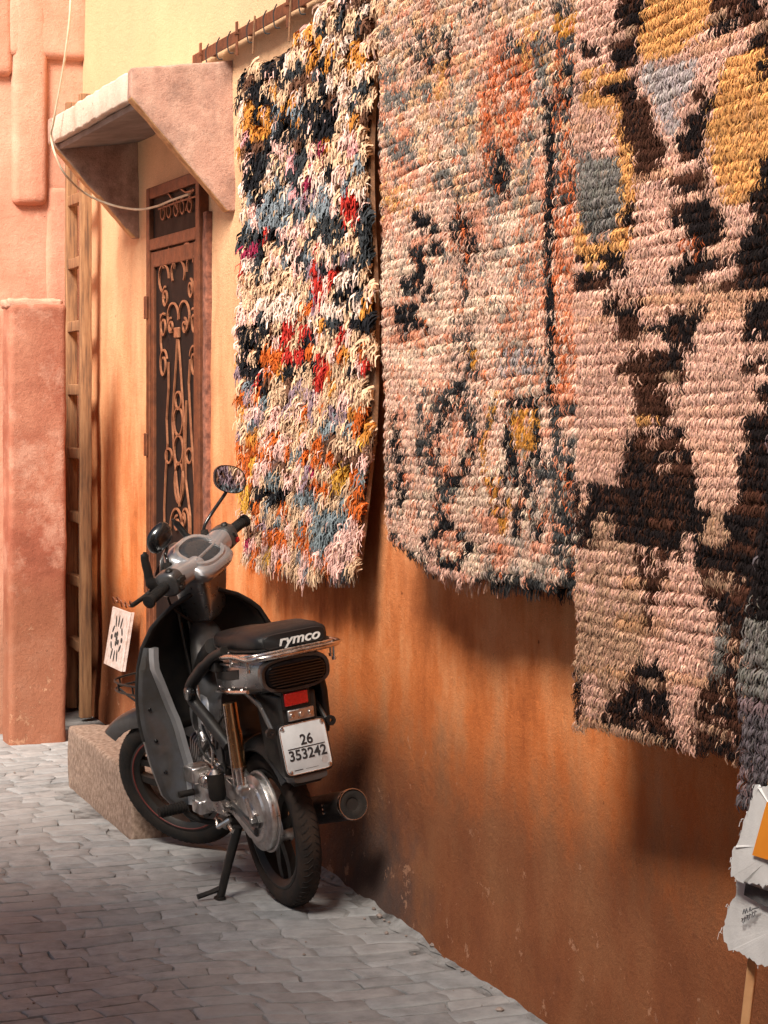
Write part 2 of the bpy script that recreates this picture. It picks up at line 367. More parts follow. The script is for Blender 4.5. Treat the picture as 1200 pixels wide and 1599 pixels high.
def stone_mesh(name, items):
    mb = MB(); tones = []
    for rc in items:
        vs, fs = sett(rc); mb.add(vs, fs); t = random.uniform(.9, 1.1); w = random.uniform(-.03, .04)
        tones += [(t+w, t, t-w*.5, 1)]*len(vs)
    me = bpy.data.meshes.new(name); me.from_pydata(mb.v, [], mb.f); me.shade_smooth(); me.set_sharp_from_angle(angle=R(50))
    ca = me.color_attributes.new('tone', 'FLOAT_COLOR', 'POINT'); ca.data.foreach_set('color', np.array(tones, 'f').ravel())
    me.materials.append(MAT['stone']); return me
def size_in_view(rc):
    cu, cv = (rc[0]+rc[1])/2, (rc[2]+rc[3])/2; x, y = photo_of(cu, cv, 0)
    if not (-20 < x < 1200 and 1100 < y < 1610): return 0
    if cv > -.53 and -1.7 < cu < -.57: return 0
    Y = P0[1]+U[1]*cu+V[1]*cv
    return (rc[1]-rc[0])*(rc[3]-rc[2])/Y**3
STONES = [s_ for s_ in STONES if not (s_[3] > -.48 and s_[1] > -1.66 and s_[0] < -.60)]
STONES.sort(key=size_in_view, reverse=True)
for rc in STONES[:300]:
    link(bpy.data.objects.new('paving_stone', stone_mesh('paving_stone', [rc])), bed)
o = link(bpy.data.objects.new('paving_stones', stone_mesh('paving_stones', STONES[300:])), bed); tag(o, kind='stuff')
peb = MB()
for k in range(130):
    if k < 45: pu, pv = random.uniform(-.6, 2.2), -abs(random.gauss(0, .05))-.01
    else: pu, pv = random.uniform(-2.4, 2.2), random.uniform(-1.6, -.02)
    s_ = random.choice([.003,.004,.005,.007,.010]) if k < 45 else random.choice([.002,.003,.003,.005])
    if -1.72 < pu < -.56 and pv > -.53: continue
    c = Vector((pu, pv, s_*.5+.002)); rr = [sring(c+Vector((0,0,z*s_)), s_*q*random.uniform(.8,1.5), s_*q*random.uniform(.8,1.3), (1,0,0), (0,1,0), 6, 2) for z, q in ((-.5,.7),(0,1),(.5,.55))]
    peb.loft(rr)
dv_ = []; ul_ = np.arange(-.6, 3.0, .025)
for a in ul_:
    w_ = .05+.035*mnoise.noise(Vector((a*4, 0, 0)))+.02*mnoise.noise(Vector((a*15, 0, 3))); h_ = .022+.014*mnoise.noise(Vector((a*6, 5, 0)))
    for t_ in np.linspace(0, 1, 7): dv_.append((a, .005-w_*t_, .0015+h_*(1-t_)**1.6+.004*mnoise.noise(Vector((a*30, t_*4, 1)))*(1-t_)-.004*t_))
MB().add(dv_, [(i*7+j, (i+1)*7+j, (i+1)*7+j+1, i*7+j+1) for i in range(len(ul_)-1) for j in range(6)]).build('packed_dirt', MAT['dust'], bed, smooth=60)
o = peb.build('pebbles', MAT['pebble'], bed); tag(o, kind='stuff')

# ---- the orange house along the right: wall, canopy, grille door
house = empty('house'); tag(house, 'long orange plastered house wall on which the rugs hang', 'house')
us = np.arange(-5.2, 8.01, .06); zs = np.concatenate([np.arange(-.12, 3.3, .05), [3.6, 4.2, 5.0]])
vs = []
for z in zs:
    for uu in us:
        p = Vector((uu*1.1, 0, z*1.1)); d = mnoise.noise(p)*.012+mnoise.noise(p*3.3)*.006+mnoise.noise(p*9)*.0035
        foot = max(0, .22-z)*.10+(mnoise.noise(Vector((uu*7, 3, z*8)))*.012 if z < .3 else 0)
        vs.append((uu, d-foot, z))
nu, nz = len(us), len(zs); fs = [(j*nu+i, j*nu+i+1, (j+1)*nu+i+1, (j+1)*nu+i) for j in range(nz-1) for i in range(nu-1)]
wb = MB().add(vs, fs); wb.box((-5.2,.06,-.12), (8.0,.5,5.0))
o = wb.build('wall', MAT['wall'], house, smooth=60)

# canopy: sloping slab carried by two triangular cheeks
can = MB(); cu0, cu1 = -2.555, -1.095
slab = rough_box('canopy', (cu0, -.392, 2.685), (cu1, .03, 2.800), MAT['lip'], house, .05, .008, .010, 12, 2)
for vv in slab.data.vertices: vv.co.z += .05*(1+vv.co.y/.4)
tag(slab, 'pinkish plaster canopy slab with chipped lip over the door')
def cheek(u0, u1, seed):
    bm = bmesh.new()
    pr = [(-.398, 2.80), (.02, 2.853), (.02, 2.275), (-.02, 2.275), (-.398, 2.690)]
    a = [bm.verts.new((u0, y, z)) for y, z in pr]; b = [bm.verts.new((u1, y, z)) for y, z in pr]
    bm.faces.new(a); bm.faces.new(list(reversed(b)))
    for i in range(5): k = (i+1) % 5; bm.faces.new((a[i], b[i], b[k], a[k]))
    bmesh.ops.recalc_face_normals(bm, faces=bm.faces)
    bmesh.ops.bevel(bm, geom=list(bm.edges), offset=.008, segments=2, profile=.5, affect='EDGES')
    for ax, lo, hi in ((1, -.4, .02), (2, 2.27, 2.85)):
        for i in range(1, 12):
            co = Vector((0,0,0)); no = Vector((0,0,0)); co[ax] = lo+(hi-lo)*i/12; no[ax] = 1
            bmesh.ops.bisect_plane(bm, geom=list(bm.verts)+list(bm.edges)+list(bm.faces), plane_co=co, plane_no=no)
    for vv in bm.verts: vv.co += mnoise.noise_vector(vv.co*9+Vector((seed,0,0)))*.005
    me = bpy.data.meshes.new('cheek'); bm.to_mesh(me); bm.free(); me.shade_smooth(); me.materials.append(MAT['canopy']); me.materials.append(MAT['canopyedge'])
    for p in me.polygons:
        if p.normal.z < -.3 and p.normal.y < -.2: p.material_index = 1
    return link(bpy.data.objects.new('cheek', me), slab)
cheek(-1.10, -1.03, 1); cheek(-2.615, -2.55, 5)
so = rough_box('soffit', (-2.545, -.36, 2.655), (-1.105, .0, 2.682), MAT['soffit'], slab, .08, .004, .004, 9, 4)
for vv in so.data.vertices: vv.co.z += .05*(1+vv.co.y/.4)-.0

# door
DV = -.022
DU0, DU1, DZ0, DZ1 = -2.27, -1.40, .24, 2.47
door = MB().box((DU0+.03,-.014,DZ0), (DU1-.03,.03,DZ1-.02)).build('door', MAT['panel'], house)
tag(door, 'tall rust brown iron door with scrollwork grille')
fw = .055
def dbox(name, a, b, m=None, bev=.004): return MB().box(a, b).build(name, m or MAT['iron'], door, bevel=bev)
dbox('frame', (DU0, -.034, DZ0), (DU0+fw, .02, DZ1)); dbox('frame', (DU1-fw, -.034, DZ0), (DU1, .02, DZ1))
dbox('frame', (DU0+fw, -.033, DZ1-.05), (DU1-fw, .02, DZ1)); dbox('frame', (DU0+fw, -.033, 2.195), (DU1-fw, .02, 2.245))
dbox('leaf_stile', (DU0+fw+.008, -.028, DZ0), (DU0+fw+.05, -.01, 2.188)); dbox('leaf_stile', (DU1-fw-.05, -.028, DZ0), (DU1-fw-.008, -.01, 2.188))
dbox('leaf_rail', (DU0+fw+.05, -.027, 2.12), (DU1-fw-.06, -.01, 2.187)); dbox('leaf_rail', (DU0+fw+.05, -.027, DZ0), (DU1-fw-.06, -.01, DZ0+.12))
for z in (1.95, 1.35, .75): dbox('hinge', (DU0-.012, -.042, z-.05), (DU0+.04, -.035, z+.05), bev=.003)
jb = rough_box('jamb', (DU1+.003, -.02, .2), (DU1+.055, .03, 2.30), MAT['jamb'], house, .04, .0025, .004, 9, 3)
def crop(x, y): return on_wall(220+x/2.664, 250+y/2.664, -.022)
def bar(name, pts, w=.007, t=.0085):
    """flat iron strip bent in the plane of the door"""
    P = [Vector(crop(x, y)) for x, y in pts]; Y = Vector((0,1,0)); L = []; 
    for i, p in enumerate(P):
        tg = (P[min(i+1, len(P)-1)]-P[max(i-1, 0)]).normalized(); nn = tg.cross(Y).normalized()
        L.append([p+nn*t/2-Y*w/2, p-nn*t/2-Y*w/2, p-nn*t/2+Y*w/2, p+nn*t/2+Y*w/2])
    return MB().loft(L).build(name, MAT['ironlite'], door)
def arc(cx, cy, rx, ry, a0, a1, n=22, sp=1.0):
    return [(cx+rx*(1+(sp-1)*i/n)*math.cos(R(a0+(a1-a0)*i/n)), cy-ry*(1+(sp-1)*i/n)*math.sin(R(a0+(a1-a0)*i/n))) for i in range(n+1)]
SC = [arc(118,432,24,56,-20,200), arc(196,405,24,60,-20,200), arc(156,470,27,58,-30,215), arc(97,492,20,58,0,250), arc(213,455,21,60,-60,190),
      arc(103,570,11,44,90,560,36,.45), arc(208,535,11,42,90,-380,36,.45), arc(135,655,22,60,-10,260), arc(181,650,22,64,-80,190),
      arc(95,690,14,54,60,500,34,.4), arc(222,672,14,58,120,-320,34,.4), arc(126,690,11,34,90,520,30,.4), arc(183,690,11,34,90,-340,30,.4),
      arc(95,850,16,66,20,470,40,.4), arc(222,840,18,74,160,-300,40,.4),
      arc(157,1000,12,36,0,360), arc(157,1087,18,58,0,360), arc(158,1206,18,60,0,360), arc(160,1342,18,84,0,360),
      arc(117,1230,13,30,0,360), arc(203,1230,13,30,0,360),
      arc(148,1540,25,90,0,200), arc(186,1540,16,90,-20,180), arc(151,1512,11,34,90,500,30,.4), arc(176,1500,10,34,90,-340,30,.4),
      [(152,745),(148,830),(138,980),(132,1090),(138,1200),(150,1340),(162,1440)], [(157,745),(165,850),(172,960),(181,1090),(180,1200),(172,1340),(163,1440)],
      [(116,840),(116,950),(108,1080),(112,1180),(104,1300),(98,1450),(100,1590)], [(206,830),(200,930),(205,1040),(212,1160),(222,1300),(230,1450),(228,1590)],
      [(84,640),(84,760),(88,800)], [(190,1000),(186,1180),(188,1330),(206,1480),(208,1590)], [(119,375),(119,350)], [(196,345),(196,320)]]
for s_ in SC: bar('scroll', s_)
TS = [arc(92+28*i, 218-8*i, 11, 38, 90, 450 if i % 2 else -330, 28, .5) for i in range(5)]+[[(75,205),(140,180),(235,150)], [(110,130),(135,165),(160,215)], [(160,115),(190,135),(225,125)], [(190,210),(200,160),(220,120)]]
for s_ in TS: bar('transom_scroll', s_, .007, .007)
c = Vector(crop(152, 718)); MB().box(c-Vector((.034,.007,.022)), c+Vector((.034,.007,.022))).build('collar', MAT['ironlite'], door, bevel=.004)

# ---- step in front of the door
stp = rough_box('step', (-1.68, -.505, -.02), (-.585, .0, .237), MAT['step'], None, .05, .008, .014, 8, 6)
place(stp); tag(stp, 'gritty concrete doorstep block beside the front wheel', 'step')

# ---- building that closes the alley on the left
endb = empty('end_building'); tag(endb, 'pink plastered building with raised relief closing the alley', 'building')
EU = -3.70
rough_box('wall', (-4.6, -3.6, .0), (EU, .03, 5.2), MAT['end'], endb, .1, .005, .02, 4, 8)
def relief(name, p, q, raise_, m=None, bev=.035, seed=0):
    a = on_end(*p, EU); b = on_end(*q, EU); v0, v1 = sorted((a[1], b[1])); z0, z1 = sorted((a[2], b[2]))
    return rough_box(name, (EU-.10, v0, z0), (EU+raise_, v1, z1), m or MAT['end'], endb, .06, .004, bev, 6, seed)
relief('raised_band', (10, -300), (140, 97), .040, seed=1); relief('raised_band', (-200, -300), (19, 122), .041, seed=6)
relief('raised_tongue', (18, -300), (73, 322), .043, seed=2)
relief('raised_panel', (70, 289), (160, 900), .012, seed=3)
rough_box('wall_base', (-2.82, -.566, -.1), (-2.65, -.305, 1.975), MAT['endlow'], endb, .03, .006, .022, 6, 9)
rough_box('ledge', (-2.84, -.572, 1.955), (-2.66, -.318, 1.998), MAT['end'], endb, .02, .010, .012, 22, 11)
MB().box((-3.06, -1.2, 1.80), (-3.035, -.55, 1.95)).build('opening_shade', MAT['hole'], endb)  # flat dark panel standing for the shade under the recess lintel
rough_box('wall_base', (-3.8, -3.6, -.1), (-3.05, -.42, 1.96), MAT['end'], endb, .12, .012, .01, 5, 10)
# ---- house across the alley (unseen beside the viewer, added and sized to shade the near wall)
opp = empty('unseen_shade_house'); tag(opp, 'unseen plastered house across the alley, added to shade the near wall', 'house')
rough_box('wall', (2.3, -5.5, -.1), (10.0, -3.10, 4.75), MAT['opp'], opp, .6, .02, .02, 2, 12)  # wall of the added unseen house, shades the near wall

# ================================================================== RUGS
def srgb(r, g, b, k=1.0):
    f = lambda c: 1.0*((c/255+.055)/1.055)**2.4
    return np.array([f(r), f(g), f(b)])*k
def ribbon_mesh(name, base, out, down, side, length, width, col, m, parent, nseg=3, tip=.45, droop=1.0, loop=False, thin=False):
    """many short yarn or rag strips as real bent ribbons. base (N,3); out/down/side directions (N,3); length, width (N,); col (N,3)"""
    N = len(base); k = nseg+1; t = np.linspace(0, 1, k)
    o_ = np.sin(t*math.pi*.62)/math.sin(math.pi*.62*.8)   # leaves the ground, then bends over
    d_ = t**1.8*droop
    if loop: o_ = np.sin(t*math.pi*.74+.22)**.8*.86; d_ = t*1.30-.20
    ctr = base[:,None,:]+out[:,None,:]*(length[:,None]*o_*.72)[...,None]+down[:,None,:]*(length[:,None]*d_*.75)[...,None]
    w = (width[:,None]*(1-(1-tip)*t**2)*.5)[...,None]
    a = ctr-side[:,None,:]*w; b = ctr+side[:,None,:]*w
    if thin: vs = np.stack([a, b], axis=2).reshape(-1, 3); q_ = 2
    else: vs = np.stack([a, ctr+out[:,None,:]*w*.55, b], axis=2).reshape(-1, 3); q_ = 3   # a crease rounds the strip
    i0 = (np.arange(N)*k*q_)[:,None]
    quads = [i0+np.array([s_*q_+c_, s_*q_+c_+1, (s_+1)*q_+c_+1, (s_+1)*q_+c_]) for s_ in range(nseg) for c_ in range(q_-1)]
    q = np.concatenate(quads, axis=0)
    me = bpy.data.meshes.new(name); me.vertices.add(len(vs)); me.vertices.foreach_set('co', vs.astype('f').ravel())
    me.loops.add(q.size); me.loops.foreach_set('vertex_index', q.astype('i').ravel())
    me.polygons.add(len(q)); me.polygons.foreach_set('loop_start', (np.arange(len(q))*4).astype('i')); me.update(calc_edges=True)
    ca = me.color_attributes.new('dye', 'FLOAT_COLOR', 'POINT')
    cc = np.ones((N, k*q_, 4), 'f'); cc[:,:,:3] = col[:,None,:]; ca.data.foreach_set('color', cc.ravel())
    me.shade_smooth(); me.materials.append(m); return link(bpy.data.objects.new(name, me), parent)
def inside(poly, x, y):
    c = np.zeros(len(x), bool); n = len(poly)
    for i in range(n):
        x0, y0 = poly[i]; x1, y1 = poly[(i+1) % n]
        if y0 == y1: continue
        c ^= ((y0 > y) != (y1 > y)) & (x < (x1-x0)*(y-y0)/(y1-y0)+x0)
    return c
def near_line(pts, w, x, y):
    m = np.zeros(len(x), bool)
    for (x0, y0), (x1, y1) in zip(pts[:-1], pts[1:]):
        dx, dy = x1-x0, y1-y0; t = np.clip(((x-x0)*dx+(y-y0)*dy)/(dx*dx+dy*dy+1e-9), 0, 1)
        m |= np.hypot(x-x0-dx*t, y-y0-dy*t) < w
    return m
def lattice(a, b, s):  # smooth value noise for dye lots
    g = np.random.default_rng(s).random((64, 64)); ia, ib = np.floor(a).astype(int), np.floor(b).astype(int); fa, fb = a-ia, b-ib
    fa = fa*fa*(3-2*fa); fb = fb*fb*(3-2*fb); q = lambda i, j: g[i % 64, j % 64]
    return (q(ia,ib)*(1-fa)+q(ia+1,ib)*fa)*(1-fb)+(q(ia,ib+1)*(1-fa)+q(ia+1,ib+1)*fa)*fb

PINK = srgb(224,176,156); CREAM = srgb(236,204,180); PEACH = srgb(222,148,116); OCHRE = srgb(222,160,98); DARK = srgb(26,20,21); BROWN = srgb(70,42,31)
GREY = srgb(122,117,112); LAV = srgb(182,168,166); RUST = srgb(198,104,62); SLATE = srgb(66,66,66); TAN = srgb(190,150,124); GOLD = srgb(202,138,60); INK = srgb(26,26,29)

def knot_rug(name, label, uL, uR, ztop, zbot, v0, pattern, seed, pitch=.027, knot=.0105, strands=4, pile=.030, wav=(.016, 4.2, 1.1), edge=None, group='wool rugs hung along the wall', slant=None):
    """hand-knotted rug: backing cloth, rows of knots, each knot a few yarn ends"""
    rg = np.random.default_rng(seed)
    root = empty(name, ((uL+uR)/2, v0, 0)); tag(root, label, 'rug', group)
    cu = (uL+uR)/2
    def surf(u, z):
        hang = (ztop-z)/(ztop-zbot+1e-6)
        v = wav[0]*np.sin(u*wav[1]+wav[2]+.5*z)*(.5+.7*hang)+.007*np.sin(u*11+z*3+seed)-.034*hang
        return v
    ul = slant if slant else lambda z: uL+.012*np.sin(z*5+seed)+.006*np.sin(z*17)
    zb = edge if edge else (lambda u: zbot+0*u)
    # backing
    nu, nz = 60, 70; vs = []; fs = []
    for j in range(nz):
        for i in range(nu):
            uu = uL+(uR-uL)*i/(nu-1); z0 = float(zb(np.array(uu))); z = z0+.006+(ztop-z0-.006)*j/(nz-1)
            uu = max(uu, float(ul(z))+.004); vs.append((uu-cu, float(surf(uu, z))+.006, z))
    n0 = nu*nz; vs += [(a, b+.014, c) for a, b, c in vs]
    for j in range(nz-1):
        for i in range(nu-1):
            q = (j*nu+i, j*nu+i+1, (j+1)*nu+i+1, (j+1)*nu+i); fs.append(q); fs.append(tuple(n0+k for k in reversed(q)))
    for j in range(nz-1):
        for i in (0, nu-1): q = (j*nu+i, (j+1)*nu+i, n0+(j+1)*nu+i, n0+j*nu+i); fs.append(q)
    for i in range(nu-1):
        for j in (0, nz-1): fs.append((j*nu+i, j*nu+i+1, n0+j*nu+i+1, n0+j*nu+i))
    MB().add(vs, fs).build('backing', MAT['backing'], root, smooth=60)
    # knots
    K = []
    nrow = int((ztop-zbot)/pitch)+8
    for r_ in range(nrow):
        zr = zbot-.12+r_*pitch+rg.normal(0, .0015)
        cols = np.arange(uL, uR, knot); cols = cols+rg.normal(0, knot*.25, len(cols))
        z = zr+.008*np.sin(cols*3.1+r_*.35+seed)+.004*np.sin(cols*9+r_*.9)+rg.normal(0, .0013, len(cols))
        K.append(np.stack([cols, z], 1))
    K = np.concatenate(K); K = K[(K[:,1] < ztop) & (K[:,1] > zb(K[:,0])+.012) & (K[:,0] > ul(K[:,1]))]
    u, z = K[:,0], K[:,1]; v = v0+surf(u, z)
    x, y = photo_of(u, v-.02, z-.008)
    col = pattern(x, y, u, z, rg)
    def yarns(nm, k_, spread, jit, lean_, ln_, wd_, loop):
        N = len(u)*k_; rep = lambda a: np.repeat(a, k_, axis=0)
        base = rep(np.stack([u-cu, surf(u, z), z], 1))+rg.normal(0, 1, (N, 3))*np.array([knot*spread, .0015, jit])
        out = np.stack([rg.normal(0, lean_, N), -np.ones(N), rg.normal(.06, lean_*.7, N)], 1); out /= np.linalg.norm(out, axis=1)[:,None]
        down = np.stack([rg.normal(0, lean_, N), rg.normal(0, .1, N), -np.ones(N)], 1)
        ang = rg.normal(0, .6 if loop else .9, N); side = np.stack([np.cos(ang), 0*ang, np.sin(ang)], 1)
        ln = ln_*rg.uniform(.85, 1.15, N); wd = knot*rg.uniform(*wd_, N)
        src = np.repeat(np.arange(len(u)), k_); hop = (rg.random(N) < .30)*rg.integers(-3, 4, N); src = np.clip(src+hop, 0, len(u)-1)
        c = col[src]*rg.normal(1, .16, (N, 1))*(1+rg.normal(0, .03, (N, 3)))
        o = ribbon_mesh(nm, base, out, down, side, ln, wd, np.clip(c, .004, .95), MAT['yarn'], root, 3, .9 if loop else .6, loop=loop, thin=True); tag(o, kind='stuff')
    yarns('pile', 6, .46, .0020, .26, pile*.98, (.30, .54), True)
    yarns('loose_pile', 4, .6, .0055, .48, pile*.86, (.17, .32), False)
    return root, surf, cu

def paint(shapes, base, x, y, rg, jx=2.2, jy=3.0):
    col = base.copy(); X = x+rg.normal(0, jx, len(x)); Y = y+rg.normal(0, jy, len(x))
    for s_ in shapes:
        c, kind, g = s_[0], s_[1], s_[2]; p = s_[3] if len(s_) > 3 else 1.0
        if kind == 'p': m_ = inside(g, X, Y)
        elif kind == 'r': m_ = (X > g[0]) & (X < g[2]) & (Y > g[1]) & (Y < g[3])
        else: m_ = near_line(g, kind, X, Y)
        if p < 1: m_ &= rg.random(len(x)) < p
        col[m_] = c
    return col

# ---- third rug from the door: pink, ochre and dark brown blocks
S3 = [(OCHRE,'p',[(1005,-60),(1112,-60),(1100,40),(1060,78),(1000,95),(988,70),(1002,30)]), (OCHRE,'p',[(1128,92),(1215,58),(1215,245),(1185,305),(1130,322),(1108,262),(1100,200),(1118,130)]),
 (LAV,'p',[(1000,100),(1088,94),(1080,132),(1052,160),(1056,200),(1040,218),(1028,182),(1010,150),(994,120)]), (PINK,'p',[(1105,-60),(1140,-60),(1150,40),(1105,60)]),
 (DARK,'p',[(970,-60),(1002,-60),(1000,52),(975,56),(956,36),(958,20)]), (DARK,'p',[(948,68),(985,55),(992,106),(955,106)]), (DARK,'r',(904,70,933,93)),
 (OCHRE,'r',(903,110,976,131)), (OCHRE,'r',(900,146,962,168)), (DARK,'p',[(932,130),(992,120),(994,146),(962,162),(934,143)]), (DARK,'r',(904,135,931,146)),
 (OCHRE,'p',[(955,168),(973,168),(988,300),(990,330),(958,335),(966,300)]), (BROWN,'p',[(958,148),(1012,155),(1010,185),(1027,195),(1020,215),(1042,230),(1026,267),(988,277),(984,240),(963,210),(970,175)]),
 (DARK,'p',[(978,150),(1000,160),(1000,195),(985,210),(972,190)],.6), (DARK,'p',[(1072,139),(1114,140),(1112,162),(1090,172)]), (DARK,'p',[(1054,180),(1102,174),(1098,216),(1092,252),(1060,247),(1044,221),(1070,205)]),
 (DARK,'p',[(1028,276),(1107,260),(1102,292),(1060,300),(1030,287)]), (DARK,'p',[(1044,316),(1106,304),(1122,330),(1132,372),(1100,380),(1064,376),(1060,346),(1038,346)]), (RUST,'r',(1058,380,1102,393)), (DARK,'r',(1064,395,1112,412)),
 (GREY,'p',[(880,247),(960,244),(968,300),(962,342),(945,372),(908,377),(903,340),(880,330)]), (SLATE,'p',[(900,325),(960,330),(945,372),(908,377)],.5), (OCHRE,'p',[(880,342),(906,342),(912,380),(946,375),(962,345),(978,345),(975,394),(880,396)]),
 (DARK,'p',[(880,392),(972,390),(978,428),(952,432),(948,452),(880,452),(880,430),(930,425),(925,408),(880,408)]), (OCHRE,'r',(908,402,940,416)), (DARK,'r',(970,318,986,362)),
 (DARK,'p',[(1105,-60),(1185,-60),(1186,42),(1150,30),(1136,57),(1104,62)],.93), (DARK,'p',[(1165,60),(1190,18),(1215,18),(1215,100),(1186,132),(1178,100),(1190,75),(1170,70)],.9), (DARK,'p',[(1183,252),(1215,238),(1215,425),(1140,422),(1140,400),(1164,366),(1176,335),(1158,312),(1180,290)]),
 (DARK,'p',[(1040,424),(1075,412),(1215,405),(1215,458),(1095,455),(1075,440),(1055,462)]), (PINK,'p',[(1085,420),(1150,416),(1140,440),(1090,440)]),
 (DARK,'p',[(940,470),(996,474),(992,497),(938,492)]), (BROWN,'r',(945,452,1000,474),.5), (BROWN,'p',[(958,500),(996,494),(992,537),(960,532)]), (DARK,'p',[(998,505),(1082,510),(1082,552),(1060,546),(1030,530),(1000,522)]), (PINK,'p',[(1004,515),(1030,515),(1028,545),(1000,548)]), (DARK,'p',[(1035,485),(1100,480),(1090,505),(1040,508)]),
 (BROWN,'p',[(962,566),(990,548),(1060,545),(1066,602),(1020,602),(1000,592),(984,592),(958,586)]), (DARK,'p',[(1020,550),(1062,548),(1066,604),(1032,606),(1020,580)],.8), (BROWN,'p',[(986,600),(1042,610),(1046,640),(1036,662),(988,657)]), (DARK,'p',[(972,680),(1072,664),(1062,695),(1078,720),(1080,752),(962,728),(970,700)],.92), (OCHRE,'r',(990,655,1020,664),.8), (BROWN,'p',[(985,662),(1012,662),(1010,720),(985,720)],.7),
 (DARK,'p',[(880,757),(962,757),(965,724),(1082,730),(1084,790),(1130,802),(1152,790),(1150,845),(1092,875),(1050,872),(985,852),(950,842),(880,862)]), (BROWN,'r',(960,752,1085,760),.8), (BROWN,'r',(930,778,1080,786),.55), (PINK,'p',[(902,760),(912,758),(915,800),(905,806)]), (TAN,'p',[(922,812),(956,808),(954,824),(944,842),(926,838)]), (TAN,'p',[(1108,793),(1120,793),(1134,850),(1090,850)]), (PINK,'p',[(1058,838),(1078,835),(1080,862),(1072,885),(1062,880)]),
 (DARK,'p',[(1163,470),(1215,465),(1215,532),(1153,530)]), (DARK,'r',(1158,560,1215,582)), (DARK,'p',[(1177,600),(1215,595),(1215,664),(1185,666),(1186,640)]), (DARK,'p',[(1157,650),(1215,648),(1215,706),(1164,697)]), (DARK,'p',[(1148,702),(1215,690),(1215,1000),(1170,1000),(1085,905),(1090,862),(1132,842),(1150,762)]),
 (TAN,'p',[(880,862),(950,842),(985,862),(985,905),(1002,960),(1000,1040),(985,1050),(955,1082),(934,1110),(938,1140),(880,1140)]), (PINK,'r',(880,862,985,960),.35), (BROWN,'p',[(982,858),(1040,870),(1032,905),(1014,935),(988,900)]), (PINK,'r',(995,878,1040,900),.5), (BROWN,'p',[(995,905),(1018,930),(1010,990),(998,960)],.7),
 (DARK,'p',[(1085,862),(1180,840),(1180,1215),(1072,1190),(1084,1090),(1112,1042),(1118,980),(1094,920)],.9), (GREY,'p',[(1112,965),(1132,970),(1126,1050),(1104,1062),(1108,1010)],.8), (BROWN,'r',(1095,1080,1175,1200),.35), (TAN,'r',(1135,895,1178,903),.7), (TAN,'r',(1140,1012,1178,1034),.5),
 (PINK,'p',[(1045,873),(1086,880),(1090,920),(1112,975),(1106,1012),(1086,1050),(1082,1090),(1070,1186),(1054,1186),(1044,1120),(1028,1060),(1008,1000),(1018,940),(1034,900)]),
 (DARK,'p',[(982,1042),(1024,1030),(1046,1112),(1056,1182),(940,1155),(934,1112),(956,1082)],.93), (DARK,'r',(880,1048,904,1128)), (PINK,'p',[(905,1050),(936,1060),(934,1142),(905,1136)],.8)]
def pat3(x, y, u, z, rg):
    n = lattice(u*3, z*34, 5); b = np.where((n > .72)[:,None], PINK*.86+OCHRE*.12, PINK); b = np.where((n < .2)[:,None], PINK*.9+LAV*.1, b)
    low = np.clip((y-450)/500, 0, 1)[:,None]; b = b*(1-low*.5)+(PINK*.55+TAN*.45)*low*.5
    c = paint(S3, b, x, y, rg, 2.6, 3.6)
    zb = 1130+(x-888)*.262; c = np.where((y > zb-9)[:,None], TAN*.9, c)
    dk = c.sum(1) < .15; fl = rg.random(len(x)); br = lattice(u*5, z*46, 77); c = np.where((dk & (br > .70))[:,None], BROWN*1.2, c); c = np.where((dk & (br > .86))[:,None], TAN*.8, c); c = np.where((dk & (fl < .2))[:,None], BROWN, c); c = np.where((~dk & (lattice(u*3.3, z*40, 78) > .8))[:,None], c*.6+OCHRE*.3, c); c = np.where((~dk & (fl < .06))[:,None], c*.55+TAN*.25, c)
    k = lattice(u*9, z*36, 9)[:,None]; return c*(.74+.42*k)
e3 = lambda u: .852+.035*np.clip((u-2.43)/.76, 0, 1)+.004*np.sin(u*30)
knot_rug('wool_rug', 'pink and ochre ribbed wool rug with dark brown blocks and a grey patch', 2.405, 3.45, 2.90, .852, -.185, pat3, 3, .0212, .0068, 5, .0245, (.016, 4.6, 0), e3, slant=lambda z: 2.40+.045*np.clip((2.5-z)/1.7, 0, 1)+.006*np.sin(z*13)+.004*np.sin(z*31))

